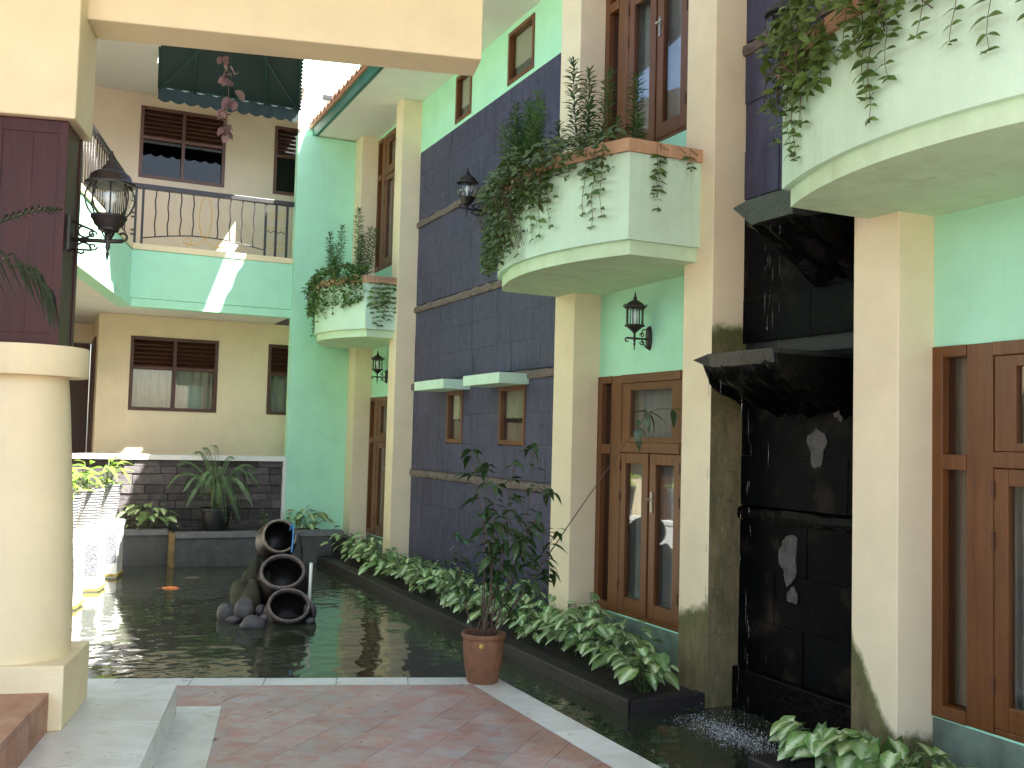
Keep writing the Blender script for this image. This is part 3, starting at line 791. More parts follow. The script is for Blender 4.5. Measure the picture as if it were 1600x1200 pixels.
part('room_back', MB().box((.9, 17.0, -.3), (5, 17.1, 6.6)), M['room'], fb)
part('roof_slab', MB().prism([(-4, 10.6), P(-2.25, 10.2), P(-2.25, 13.3), (1.2, 13.62), (1.22, 14.34), (3.25, 14.34), (3.55, 15.75), (4.3, 20), (-4, 20)], 6.602, 6.8), M['soffit_dimmed'], fb)  # right edge carried out to keep sun off the far upper wall
# parapet: far stretch and the left wing's stretch share one mitred corner
s_p, cor = -2.33, (1.03, 14.6)
inner = (1.03-.14, 14.6+.14)
e_near = P(s_p, 7.4); e_near2 = P(s_p-.14, 7.4)
def parapet(z0, z1, d, dd=0.):
    c_ = (cor[0]+d*1.0, cor[1]-d); n_ = (e_near[0]+d, e_near[1]-d*.23)
    return MB().prism([(3.232, 14.6-d), c_, n_, e_near2, inner, (3.232, 14.74)], z0, z1)
part('balcony_parapet', parapet(3.40, 4.065, 0), M['mint'], fb, bevel=.003)
part('parapet_lip', parapet(3.28, 3.392, .02), M['mint'], fb, bevel=.003)
part('parapet_coping', parapet(4.067, 4.15, .015), M['cream2'], fb, bevel=.004)
part('balcony_floor', MB().prism([(3.232, 14.73), (.9, 14.73), P(s_p-.13, 7.4), P(-6, 7.4), (-5, 19), (3.232, 19)], 3.295, 3.42), M['soffit'], fb)
def louvre_window(x0, x1, z0, z1, zs, curt):
    fr = MB(); t = .05; xm = (x0+x1)/2
    for r in ((x0, x0+t, z0, z1), (x1-t, x1, z0, z1), (xm-.025, xm+.025, z0+t, z1-t)): fr.box((r[0], WY-.015, r[2]), (r[1], WY+.08, r[3]))
    fr.box((x0+t, WY-.015, z0), (x1-t, WY+.08, z0+t)); fr.box((x0+t, WY-.015, z1-t), (x1-t, WY+.08, z1))
    for (a_, b_) in ((x0+t, xm-.025), (xm+.025, x1-t)): fr.box((a_, WY-.012, zs-.025), (b_, WY+.08, zs+.025))
    f = part('window', fr, M['wood_dark'], fb, bevel=.003)
    for (a_, b_) in ((x0+t, xm-.025), (xm+.025, x1-t)):
        part('pane', MB().box((a_, WY+.03, z0+t), (b_, WY+.036, zs-.025)), M['glass'] if curt else M['dark_glass'], f)
        n = 6; h = (z1-t-zs-.025)/n
        for i in range(n):
            z = zs+.025+h*(i+.5); s_ = MB(); v = [(a_, WY+.0, z-.03), (b_, WY+.0, z-.03), (b_, WY+.06, z+.028), (a_, WY+.06, z+.028)]
            s_.add(v+[(p[0], p[1]+.006, p[2]-.008) for p in v], [(0, 1, 2, 3), (7, 6, 5, 4), (0, 4, 5, 1), (2, 6, 7, 3), (1, 5, 6, 2), (0, 3, 7, 4)])
            part('slat', s_, M['wood_dark'], f)
        if curt: part('curtain', curtain_mb('Y', WY+.14, a_, b_, z0, z1, .02), M['curtain'], f)
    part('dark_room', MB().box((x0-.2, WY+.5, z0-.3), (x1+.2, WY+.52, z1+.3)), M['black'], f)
for a_, b_ in fw_lo: louvre_window(a_, b_, 1.89, 2.98, 2.52, True)
for (a_, b_, c_, d_) in hu: louvre_window(a_, b_, c_, d_, 5.95, False)
# left wing (its own building, mostly behind the column)
lw = thing('left_wing', 'cream wing with tiled roof running behind the round column on the left', 'building', (*P(-4, 10), 0))
def lwall(z0, z1): return MB().prism(Pq(-3.75, -3.55, 7.4, 15.6), z0, z1)
part('wall', lwall(-.3, 3.29), M['cream'], lw); part('wall', lwall(3.43, 6.3), M['cream'], lw)
for f0 in (8.2, 10.6, 12.9):
    part('door', MB().prism(Pq(-3.549, -3.52, f0, f0+.9), 3.5, 5.6), M['wood_dark'], lw)
    part('door', MB().prism(Pq(-3.549, -3.52, f0, f0+.9), .4, 2.6), M['wood_dark'], lw)
part('eave_board', MB().prism(Pq(-2.32, -2.27, 7.2, 10.0), 5.95, 6.17), M['mint'], lw)
part('eave_soffit', MB().prism(Pq(-3.6, -2.3, 7.2, 10.0), 6.18, 6.22), M['soffit'], lw)
rt = MB(); v, f = [], []; nc, nr = 64, 26
for j in range(nr):
    for e in (0, 1):
        s_ = -2.22-(j+e)*.16; z = 6.24+(j+e)*.16*.5+(.035 if e == 0 else 0)
        for i in range(nc+1):
            ff = 7.2+2.9*i/nc; x, y = P(s_, ff); v.append((x, y, z+.03*abs(math.sin(i*math.pi/4))))
w_ = nc+1
for j in range(2*nr-1):
    for i in range(nc): f.append((j*w_+i, j*w_+i+1, (j+1)*w_+i+1, (j+1)*w_+i))
part('roof_tiles', rt.add(v, f), M['roof'], lw, kind='stuff')
# bright tower behind the eave
tw = thing('stair_tower', 'sunlit white and mint tower rising behind the tiled eave', 'tower', (3.6, 15.3, 6.1))
part('lower_wall', MB().prism([(3.27, 14.76), (3.62, 14.76), (3.62, 15.7), (3.485, 15.7)], 6.12, 6.87), M['white'], tw, bevel=.01)  # white wall set well forward so it also blocks sun from the upper wall
part('recess_wall', MB().box((4.62, 19.4, -.9), (7.4, 21, 8.3)), M['white'], tw)
part('upper_wall', MB().box((3.9, 19.6, 8.352), (7.4, 21, 9.6)), M['mint'], tw)
part('ledge', MB().box((4.6, 19.1, 8.2), (7.4, 19.398, 8.35)), M['planter_cap'], tw)
cb = MB()
for k in range(3):
    pts = [(4.2+.9*t, 18.2+.1*k, 8.05+.22*math.sin(3.1*t+k*1.3)-.1*k+.3*t*(k-1)) for t in [i/14 for i in range(15)]]
    cb.tube(pts, .012, 5)
single('white_cable', cb, M['white'], 'tangle of white cables strung above the tiled eave', 'cable', (4.6, 18.2, 8), True)

# railing
rl = thing('balcony_railing', 'black iron railing with gold scrolls on the far mint parapet', 'railing', (2.1, 14.66, 4.15))
RY = 14.66
part('top_rail', MB().box((.98, RY-.035, 4.92), (3.23, RY+.035, 4.99)), M['iron'], rl, bevel=.008)
for x in (1.06, 1.15, 2.83, 2.98, 3.14): part('post', MB().box((x-.016, RY-.016, 4.15), (x+.016, RY+.016, 4.93)), M['iron'], rl)
def lowc(x): t = (x-1.15)/(2.83-1.15); return 4.24+.10*math.sin(math.pi*t)
part('bottom_bar', MB().tube([(1.15+1.68*i/20, RY, lowc(1.15+1.68*i/20)) for i in range(21)], .009), M['iron'], rl, True)
for k in range(1, 10):
    x = 1.15+1.68*k/10
    if k == 5: continue
    part('baluster', MB().tube([(x+.008*math.sin(i*1.7+k), RY, lowc(x)+(4.93-lowc(x))*i/8) for i in range(9)], .0095), M['iron'], rl, True)
ov = [(1.99+.085*math.cos(a_*math.pi/12), RY, 4.62+.30*math.sin(a_*math.pi/12)) for a_ in range(25)]
orn = part('scroll_ornament', MB().tube(ov, .0075), M['gold'], rl, True)
for s in (-1, 1):
    pts = []
    for i in range(22):
        a_ = i*.33; r_ = .075*(1-i/30); pts.append((1.99+s*(.24-.0+r_*math.cos(a_)*.9)-s*.02, RY, 4.235+r_*math.sin(a_)))
    part('scroll', MB().tube([(1.99, RY, 4.32), (1.99+s*.12, RY, 4.20)]+pts, .007), M['gold'], orn, True)
for (x0, x1, m) in ((2.83, 3.14, 'gold'), (1.0, 1.06, 'iron')):
    for k, z in enumerate((4.28, 4.34, 4.52, 4.58, 4.74, 4.80)):
        part('wavy_bar', MB().tube([(x0+(x1-x0)*i/14, RY-.004, z+.014*math.sin(i*1.35)) for i in range(15)], .0065), M[m] if k != 2 else M['iron'], rl, True)
rl2 = thing('balcony_railing', 'black iron railing running towards the column on the left wing parapet', 'railing', (*P(-2.40, 11), 4.15))
part('top_rail', MB().prism(Pq(-2.43, -2.37, 7.4, 14.30), 4.93, 4.99), M['iron'], rl2, bevel=.008)
part('bottom_rail', MB().prism(Pq(-2.412, -2.388, 7.4, 14.30), 4.24, 4.262), M['iron'], rl2)
for k in range(48):
    x, y = P(-2.40, 7.5+k*.143); part('baluster', MB().tube([(x, y, 4.15), (x, y, 4.93)], .008), M['iron'], rl2, True)

# awning
aw = thing('canvas_awning', 'dark green scalloped canvas awning over the upper windows of the far block', 'awning', (2.2, 14.3, 6))
AR = [(14.3, 6.27, 1.25, 3.17), (13.9, 6.51, 1.21, 3.08), (13.5, 6.75, 1.16, 3.0), (13.25, 6.90, 1.0, 3.35), (12.78, 7.18, .8, 3.55), (11.98, 7.66, .5, 3.83), (11.5, 7.95, .2, 3.7), (10.0, 8.85, -.4, 3.6)]   # climbs towards the porch; unseen upper rows flared to shade the parapet
AX0, AX1, AY, AZ = 1.25, 3.17, 14.3, 6.27
v, f = [], []; n = 24; q = len(AR)
for i in range(n+1):
    t = i/n
    for k, (y, z, xa, xb) in enumerate(AR):
        sag = .03*math.sin(math.pi*((t*4) % 1))*(0, .5, .8, .9, 1, .8, .6, 0)[k]; v.append((xa+(xb-xa)*t, y, z-sag))
for i in range(n):
    for j in range(q-1): f.append((i*q+j, (i+1)*q+j, (i+1)*q+j+1, i*q+j+1))
cv = part('canopy', MB().add(v, f), M['canvas'], aw, True)
for t in (0, .25, .5, .75, 1):
    part('frame_rod', MB().tube([(xa+(xb-xa)*t, y, z-.02) for (y, z, xa, xb) in AR], .011), M['canvas_trim'], aw, True)
for (ta, tb) in ((0, .5), (1, .55)):
    part('frame_rod', MB().tube([(xa+(xb-xa)*(ta+(tb-ta)*min(1, k/3)), y, z-.045) for k, (y, z, xa, xb) in enumerate(AR)], .009), M['canvas_trim'], aw, True)
v, f = [], []; n = 66
for i in range(n+1):
    x = AX0+(AX1-AX0)*i/n; sc_ = .04*abs(math.sin(i*math.pi/6.0)); yy = AY+.004-.006*math.sin(i*.9)
    v += [(x, yy, AZ), (x, yy+.004, AZ-.165-sc_)]
for i in range(n): f.append((2*i, 2*i+1, 2*i+3, 2*i+2))
part('valance', MB().add(v, f), M['canvas'], aw)
part('hem', MB().tube([(AX0, AY-.012, AZ), (AX1, AY-.012, AZ)], .009), M['canvas_trim'], aw, True)
v, f = [], []; n = 60
for i in range(n+1):
    t = i/n; k = min(1, int(t*2)); u = t*2-k; A_, B_ = AR[k], AR[k+1]
    y, z, x = A_[0]+(B_[0]-A_[0])*u, A_[1]+(B_[1]-A_[1])*u, A_[3]+(B_[3]-A_[3])*u; o_ = .03*abs(math.sin(i*math.pi/4))
    v += [(x, y, z), (x+.012+o_, y-.004, z-.03)]
for i in range(n): f.append((2*i, 2*i+1, 2*i+3, 2*i+2))
part('side_scallop', MB().add(v, f), M['canvas'], aw)
for xb in (AX0+.05, (AX0+AX1)/2, AX1-.06):
    part('bracket', MB().tube([(xb, AY, AZ+.01), (xb, 14.40, 6.61)], .012), M['iron'], aw, True)
part('head_beam', MB().box((-.6, 9.96, 8.83), (3.65, 10.02, 8.91)), M['iron'], aw)

# ================================================================== LOW STONE WALL AND RAISED BED
sw_ = thing('stone_wall', 'low ledge-stone wall with a white cap behind the palm pot', 'wall', (1.8, 14.6, .2))
part('core', MB().box((.2, 14.64, -.3), (3.19, 14.8, 1.20)), M['earth'], sw_)
rn = random.Random(21); z = .16
while z < 1.195:
    h = min(rn.choice((.09, .12, .15, .10)), 1.2-z); x = .2+rn.uniform(-.1, 0)
    if 1.2-z-h < .03: h = 1.2-z
    while x < 3.185:
        l = rn.uniform(.2, .6); x0, x1 = max(.2, x), min(3.188, x+l)
        if x1-x0 > .03:
            d = rn.uniform(.0, .035)
            mb = MB().box((x0+.003, 14.60-d, z+.003), (x1-.003, 14.645, z+h-.003))
            part('stone', mb, M['ledgestone'], sw_, bevel=.004)
        x += l
    z += h
part('cap', MB().box((.15, 14.53, 1.201), (3.233, 14.84, 1.268)), M['white'], sw_, bevel=.004)
part('end_post', MB().box((3.19, 14.535, -.3), (3.234, 14.84, 1.2)), M['white'], sw_)
rp = thing('raised_bed', 'grey concrete raised bed at the far end of the pond', 'planter', (2.4, 13.9, -.15))
part('front_wall', MB().box((1.645, 13.65, -.6), (3.85, 13.8, .215)), M['planter_wall'], rp, bevel=.006)
part('front_wall', MB().box((.2, 14.0, -.6), (1.60, 14.15, .228)), M['planter_wall'], rp, bevel=.006)
part('return_wall', MB().box((1.60, 13.64, -.6), (1.645, 14.15, .275)), M['post_ochre'], rp, bevel=.004)
part('cap', MB().box((1.648, 13.632, .216), (3.86, 13.82, .292)), M['planter_cap'], rp, bevel=.006)
part('cap', MB().box((.2, 13.985, .229), (1.597, 14.17, .305)), M['planter_cap'], rp, bevel=.006)
part('end_wall', MB().box((3.70, 13.55, -.6), (3.99, 14.545, .20)), M['kerb'], rp, bevel=.006)
part('soil', MB().box((1.648, 13.8, -.3), (3.7, 14.6, .25)).box((.2, 14.15, -.3), (1.646, 14.6, .262)), M['earth'], rp)
pb = MB(); rn = random.Random(5)
for k in range(70):
    pb.blob((rn.uniform(1.0, 3.1), rn.uniform(14.2, 14.55), .262), (rn.uniform(.012, .04), rn.uniform(.012, .035), rn.uniform(.008, .02)), k, .15, 6, 4)
part('gravel', pb, M['rock'], rp, True, kind='stuff')

# ================================================================== WHITE PLANTERS ON THE LEFT
wk = thing('pond_side_wall', 'low white wall linking the white planter piers along the left of the pond', 'wall', (*P(-2.3, 11), -.15))
part('wall', MB().prism(Pq(-2.62, -2.44, 6.6, 13.9), -.6, .3), M['white'], wk)
def planter_master():
    o = thing('planter_pier', '', 'planter', (0, 0, 0), 'white planter piers along the left of the pond')
    h = .185
    part('pier', MB().box((-h, -h, -.5), (h, h, .44)), M['white'], o, bevel=.006)
    part('pier_cap', MB().box((-h-.008, -h-.008, .442), (h+.008, h+.008, .51)), M['white'], o, bevel=.006)
    part('pebble_panel', MB().box((-h+.05, -h-.009, .03), (h-.012, -h, .36)), M['pebble'], o)
    part('base_lip', MB().prism([(-h-.014, -h-.014), (h+.014, -h-.014), (h+.014, h+.014), (-h-.014, h+.014)], -.135, -.105), M['gold_lip'], o)
    return o
def pot_master():
    o = thing('ridged_pot', '', 'pot', (0, 0, .51), 'ridged grey pots on the white piers')
    pr = [(.10, .511)]
    for k in range(14):
        z = .515+k*.029; r_ = .105+.06*k/13
        pr += [(r_+.004, z+.004), (r_+.005, z+.016), (r_-.002, z+.019), (r_-.002, z+.027)]
    pr += [(.178, .925), (.178, .945), (.16, .945), (.155, .90), (.02, .90)]
    part('pot_body', MB().lathe(pr, (0, 0, 0), 28), M['pot_grey'], o, False)
    return o
pm, pt_m = planter_master(), pot_master()
PCS = []
labs = ['nearest white planter pier at the column', 'second white planter pier from the column', 'third white planter pier, next to the far bed', 'white planter pier hidden behind the column', 'white planter pier behind the column plinth']
pot_spots = []
for k, f_ in enumerate((10.655, 11.77, 12.85, 9.54, 8.42)):
    sx = {10.655: (.383, 10.657), 11.77: (.646, 11.772), 12.85: (.904, 12.846), 9.54: (.122, 9.545), 8.42: (-.138, 8.435)}[f_]
    cx_ = sx[0]-.185*CS+.185*SN; cy_ = sx[1]+.185*SN+.185*CS
    o = pm if k == 0 else copy_tree(pm); o.location = (cx_, cy_, 0); o.rotation_euler = (0, 0, -R(13.2)); o['label'] = labs[k]
    q = pt_m if k == 0 else copy_tree(pt_m); q.location = (cx_, cy_, .51); q.rotation_euler = (0, 0, R(20*k)); q['label'] = labs[k].replace('white planter pier', 'ridged grey pot on the white pier')
    pot_spots.append((cx_, cy_))

# ================================================================== JAR FOUNTAIN, ROCKS, PIPE, FISH
def jar(c, rad, tilt, az, L, label, rim_m, seed, chip=False):
    """c = centre of the mouth; axis leans up by tilt and faces azimuth az"""
    d = Vector((math.cos(tilt)*math.cos(az), math.cos(tilt)*math.sin(az), math.sin(tilt)))
    rot = d.to_track_quat('Z', 'Y').to_matrix().to_4x4(); mt = Matrix.Translation(Vector(c)) @ rot
    o = thing('clay_jar', label, 'jar', c)
    pr = [(rad*.45, -L), (rad*.8, -L*.92), (rad*1.12, -L*.68), (rad*1.2, -L*.45), (rad*1.12, -L*.22), (rad*.98, -.05), (rad*.95, -.03)]
    pin = [(rad*.86, -.015), (rad*.86, -.05), (rad*.98, -L*.25), (rad*1.05, -L*.5), (rad*.7, -L*.88), (.01, -L*.9)]
    part('body', MB().lathe(pr+pin, seg=40, mat=mt, cap=False), M['jar'], o, True)
    rimp = [(rad*.86, -.035), (rad*.86, -.004), (rad*.885, .006), (rad*.96, .006), (rad*1.0, -.004), (rad*1.0, -.03), (rad*.96, -.036)]
    part('rim', MB().lathe(rimp, seg=44, mat=mt, cap=False), rim_m, o, True)
    return o, d
az = math.atan2(-9.4, -2.0)
jar((2.17, 9.42, .02), .196, R(47), az+.05, .42, 'lowest clay jar of the fountain, mouth open above the water', M['jar_rim'], 1)
jar((2.18, 9.78, .285), .214, R(47), az-.02, .44, 'middle clay jar of the fountain with a smooth grey rim', M['jar_rim'], 2)
jar((2.20, 10.05, .592), .17, R(20), az+.18, .46, 'topmost clay jar with a chipped pale rim and a blue hose', M['jar_rim_top'], 3)
single('blue_hose', MB().tube([(2.30+.02*math.sin(t*3), 10.06-.10*t, .58+.17*math.sin(math.pi*min(1, t*.9+.12))-.13*t) for t in [i/14*1.1 for i in range(15)]]+[], .009, 8), M['hose'], 'blue hose looped into the topmost clay jar', 'hose', (2.3, 10, .6), True)
single('black_hose', MB().tube([(2.40, 10.1, .60), (2.44, 10.12, .45), (2.45, 10.12, .1), (2.46, 10.1, -.2)], .009, 8), M['black'], 'thin black hose hanging beside the topmost clay jar', 'hose', (2.4, 10.1, 0), True)
single('white_pipe', MB().tube([(2.44, 9.72, .36), (2.43, 9.70, .1), (2.425, 9.69, -.3)], .016, 10), M['pipe'], 'short white plastic pipe standing in the pond beside the jars', 'pipe', (2.43, 9.7, -.15), True)
mo = MB().blob((2.0, 10.12, 0), (.17, .2, .36), 31, .2, 18, 14).blob((1.88, 9.95, -.1), (.14, .18, .28), 33, .22, 16, 12).blob((2.24, 10.36, .1), (.2, .15, .3), 34, .15, 14, 10)
single('mossy_rock', mo, M['moss_rock'], 'tall mossy rock mound holding up the clay jars', 'rock', (2.05, 10, -.15), True)
for k, (px_, py_, rz_, s_, lb) in enumerate((
        (1.66, 9.78, -.10, (.085, .07, .09), 'brown mottled stone at the far left of the jar fountain'),
        (1.80, 9.62, -.04, (.085, .07, .105), 'upright grey stone behind the pale flat stone'),
        (1.82, 9.30, -.12, (.12, .075, .075), 'pale rounded stone at the left front of the jars'),
        (1.96, 9.66, -.06, (.05, .05, .05), 'small grey stone tucked beside the lowest jar'),
        (1.96, 9.48, -.11, (.045, .04, .04), 'smallest pebble in front of the mossy rock'),
        (2.39, 9.50, -.06, (.06, .06, .075), 'grey stone right of the lowest jar'),
        (2.36, 9.36, -.13, (.05, .045, .035), 'low wet stone at the right foot of the jars'),
        (1.70, 9.60, -.13, (.06, .05, .04), 'low stone at the waterline left of the fountain'))):
    single('stone', MB().blob((px_, py_, rz_), s_, 40+k, .12, 14, 10), M['rock'], lb, 'stone', (px_, py_, -.15), True)
fi = MB().lathe([(.004, -.11), (.016, -.06), (.024, 0), (.02, .05), (.006, .09)], mat=Matrix.Translation((1.41, 11.87, -.152)) @ Matrix.Rotation(R(90), 4, 'Y') @ Matrix.Rotation(R(25), 4, 'X'), seg=12)
fi.add([(1.31, 11.87, -.149), (1.25, 11.9, -.147), (1.27, 11.86, -.147), (1.25, 11.83, -.147)], [(0, 1, 2), (0, 2, 3)])
single('koi', fi, M['koi'], 'orange koi near the surface in the shaded far part of the pond', 'fish', (1.41, 11.87, -.15), True)
fi2 = MB().lathe([(.003, -.10), (.012, -.05), (.016, 0), (.012, .05), (.004, .08)], mat=Matrix.Translation((1.75, 12.65, -.152)) @ Matrix.Rotation(R(90), 4, 'Y') @ Matrix.Rotation(R(10), 4, 'X'), seg=10)
single('koi', fi2, M['jar_rim'], 'dull brown fish near the foot of the far bed', 'fish', (1.75, 12.65, -.15), True)

# ================================================================== LANTERNS
def spiral(c, r, turns, dirn, n=16, ax=(1, 0, 0)):
    pts = []
    for i in range(n+1):
        a_ = turns*2*math.pi*i/n*dirn; rr = r*(1-.72*i/n); pts.append((c[0]+rr*math.cos(a_), 0, c[2]+rr*math.sin(a_)))
    return pts
def lantern_round(mat_, arm=.2):
    o = thing('wall_lantern', '', 'lantern', (0, 0, 0), 'globe wall lanterns')
    part('back_plate', MB().prism([(0, -.035), (.018, -.03), (.018, .03), (0, .035)], -.06, .12), mat_, o, bevel=.004)
    br = MB().tube([(.015, 0, 0), (arm, 0, 0), (arm+.07, 0, .005)], .011, 8)
    br.tube([(arm+.07, 0, .005)]+[(arm+.07+.02*math.sin(t), 0, .025-.02*math.cos(t)) for t in [i*.5 for i in range(9)]], .007, 6)
    br.tube([(.018, 0, .09)]+spiral((.075, 0, .05), .045, .9, -1)[::1], .006, 6)
    br.tube([(.018, 0, -.05)]+spiral((.07, 0, -.05), .045, .9, 1), .006, 6)
    br.tube(spiral((.115, 0, .03), .022, 1.1, 1), .005, 6); br.tube(spiral((.12, 0, -.03), .022, 1.1, -1), .005, 6)
    part('bracket', br, mat_, o, True)
    part('drop_finial', MB().lathe([(.010, .05), (.016, .02), (.010, -.01), (.013, -.03), (.006, -.05), (.009, -.065), (.003, -.1)], (arm, 0, 0), 12), mat_, o, True)
    cup = MB().lathe([(.03, .045), (.05, .055), (.052, .068), (.07, .085), (.078, .105), (.088, .118), (.086, .13), (.06, .13)], (arm, 0, 0), 20)
    for k in range(6):
        a_ = k*math.pi/3; cup.tube([(arm+.008*math.cos(a_), .008*math.sin(a_), .0), (arm+.035*math.cos(a_), .035*math.sin(a_), .055)], .004, 5)
    part('cup', cup, mat_, o, True, autos=True)
    gp = [(.078, .13), (.098, .155), (.112, .19), (.116, .215), (.112, .245), (.098, .275), (.085, .29)]
    gl = part('globe', MB().lathe(gp, (arm, 0, 0), 16, cap=False), M['lamp_glass'], o, True)
    ri = MB()
    for k in range(8):
        a_ = k*math.pi/4+.2; ri.tube([(arm+(r_+.002)*math.cos(a_), (r_+.002)*math.sin(a_), z) for r_, z in gp], .0042, 5)
    part('ribs', ri, mat_, o, True)
    part('bulb', MB().lathe([(.01, .13), (.018, .15), (.02, .19), (.035, .215), (.03, .245), (.01, .26)], (arm, 0, 0), 12), M['bulb'], o, True)
    part('roof', MB().lathe([(.085, .285), (.122, .283), (.124, .293), (.104, .308), (.096, .335), (.072, .352), (.045, .358), (.043, .375), (.026, .392), (.024, .405), (.013, .415), (.011, .44), (.004, .462)], (arm, 0, 0), 22), mat_, o, True, autos=True)
    return o
def lantern_cage(mat_, arm=.145):
    o = thing('wall_lantern', '', 'lantern', (0, 0, 0), 'cage wall lanterns above the doors')
    part('back_plate', MB().add([(0, .032*math.cos(a_), .01+.10*math.sin(a_)) for a_ in [i*math.pi/8 for i in range(16)]]+[(.03, .022*math.cos(a_), .01+.085*math.sin(a_)) for a_ in [i*math.pi/8 for i in range(16)]],
         [tuple(range(16, 32))]+[(i, (i+1) % 16, 16+(i+1) % 16, 16+i) for i in range(16)]), mat_, o, True, autos=True)
    br = MB().tube([(.02, 0, 0), (arm+.07, 0, 0)], .008, 8)
    br.tube([(arm+.07, 0, 0)]+[(arm+.07+.014*math.sin(t), 0, -.014+.014*math.cos(t)) for t in [i*.5 for i in range(9)]], .006, 6)
    br.tube([(.03, 0, .07)]+[(.03+.05*math.sin(t*1.5), 0, .07+.035*math.sin(t*2.6)-.06*t) for t in [i/10 for i in range(11)]], .005, 6)
    br.tube(spiral((.075, 0, .028), .022, 1.1, 1), .0045, 6); br.tube(spiral((.075, 0, -.028), .022, 1.1, -1), .0045, 6)
    br.tube([(.03, 0, -.07)]+[(.03+.045*math.sin(t*1.5), 0, -.07+.06*t) for t in [i/8 for i in range(9)]], .005, 6)
    part('bracket', br, mat_, o, True)
    part('drop_finial', MB().lathe([(.008, .03), (.012, -.015), (.007, -.03), (.010, -.045), (.005, -.06), (.003, -.095)], (arm, 0, 0), 10), mat_, o, True)
    part('cup', MB().lathe([(.008, .03), (.012, .045), (.04, .07), (.062, .09), (.082, .096), (.08, .106), (.066, .108)], (arm, 0, 0), 18), mat_, o, True, autos=True)
    part('glass_tube', MB().lathe([(.062, .108), (.062, .232)], (arm, 0, 0), 16, cap=False), M['lamp_glass'], o, True)
    bars = MB()
    for k in range(8):
        a_ = k*math.pi/4; bars.tube([(arm+.065*math.cos(a_), .065*math.sin(a_), .1), (arm+.065*math.cos(a_), .065*math.sin(a_), .24)], .0052, 5)
    part('bars', bars, mat_, o, True)
    part('bulb', MB().lathe([(.014, .11), (.016, .16), (.024, .18), (.02, .21), (.006, .225)], (arm, 0, 0), 12), M['bulb'], o, True)
    rf = MB().lathe([(.066, .23), (.088, .243), (.09, .252), (.076, .262), (.062, .278), (.03, .298), (.014, .308), (.016, .32), (.008, .335), (.003, .37)], (arm, 0, 0), 18)
    for k in range(8):
        a_ = k*math.pi/4; rf.tube([(arm+.086*math.cos(a_), .086*math.sin(a_), .246), (arm+.094*math.cos(a_), .094*math.sin(a_), .268)], .006, 5)
    part('roof', rf, mat_, o, True, autos=True)
    return o
x_, y_ = P(SC_+.172, 5.36)
la = lantern_round(M['iron_brown'], .19); la.location = (x_, y_, 2.545); la.rotation_euler = (0, 0, -R(13.2)); la['label'] = 'large globe lantern bracketed to the dark timber casing of the porch column'
lb_ = copy_tree(la); lb_.location = (4.352, 10.23, 4.13); lb_.rotation_euler = (0, 0, math.pi); lb_['label'] = 'globe lantern on the slate wall, half beside the balcony ivy'
lc_ = copy_tree(la); lc_.location = (4.352, 4.98, 4.05); lc_.rotation_euler = (0, 0, math.pi); lc_['label'] = 'globe lantern cut by the top edge above the waterfall panel'
ld = lantern_cage(M['iron_brown']); ld.location = (4.36, 6.78, 2.42); ld.rotation_euler = (0, 0, math.pi); ld['label'] = 'cage lantern above the door under the middle balcony'
le = copy_tree(ld); le.location = (4.36, 13.48, 2.42); le.rotation_euler = (0, 0, math.pi); le['label'] = 'small far cage lantern above the door under the farthest balcony'

# ================================================================== PLANTS
def leaf_me(name, shape, L, W, m, droop=.15, fold=.2, n=6, curl=0.):
    v, f = [], []
    for i in range(n+1):
        t = i/n
        if shape == 'heart': wdt = W*(math.sin(math.pi*min(1, (t+.10)/1.1))**.8)*(1-.55*t)*1.35 if t < 1 else 0
        elif shape == 'lance': wdt = W*math.sin(math.pi*t**.8)
        else: wdt = W*math.sin(math.pi*t)**.6
        if i == n: wdt = 0
        x = L*t; z = -droop*L*t*t+curl*L*t*(1-t)
        bk = -.18*L if (shape == 'heart' and i == 0) else 0
        if shape == 'heart' and i == 0: wdt = W*.62
        v += [(x+bk, -wdt, z+fold*wdt), (x, 0, z), (x+bk, wdt, z+fold*wdt)]
    for i in range(n):
        a_ = 3*i; f += [(a_, a_+1, a_+4, a_+3), (a_+1, a_+2, a_+5, a_+4)]
    return MB().add(v, f).mesh(name, m, True)
def orient(p, d, roll=0., up=(0, 0, 1), s=1.):
    d = Vector(d).normalized(); u = Vector(up); y = u.cross(d)
    y = y.normalized() if y.length > 1e-4 else Vector((0, 1, 0)); z = d.cross(y)
    m = Matrix((d, y, z)).transposed().to_4x4()
    return Matrix.Translation(Vector(p)) @ m @ Matrix.Rotation(roll, 4, 'X') @ Matrix.Scale(s, 4)
LV = {}
for k in range(3):
    LV['syn%d' % k] = leaf_me('leaf', 'heart', .092+.013*k, .037+.004*k, M['syngonium'], .22+.12*k, .22-.06*k)
    LV['shr%d' % k] = leaf_me('leaf', 'lance', .105+.015*k, .019+.003*k, M['shrub_leaf'], .3+.15*k, .3)
    LV['vin%d' % k] = leaf_me('leaf', 'lance', .062+.008*k, .015+.002*k, M['vine_leaf'], .2+.1*k, .2, 5)
    LV['bri%d' % k] = leaf_me('leaf', 'lance', .17+.04*k, .022+.006*k, M['bright_leaf'], .35+.2*k, .25)
    LV['dry%d' % k] = leaf_me('leaf', 'round', .05+.01*k, .022+.003*k, M['dry_leaf'], .3, .35, 5)
def rel(o, p): return Vector(p)-o.location

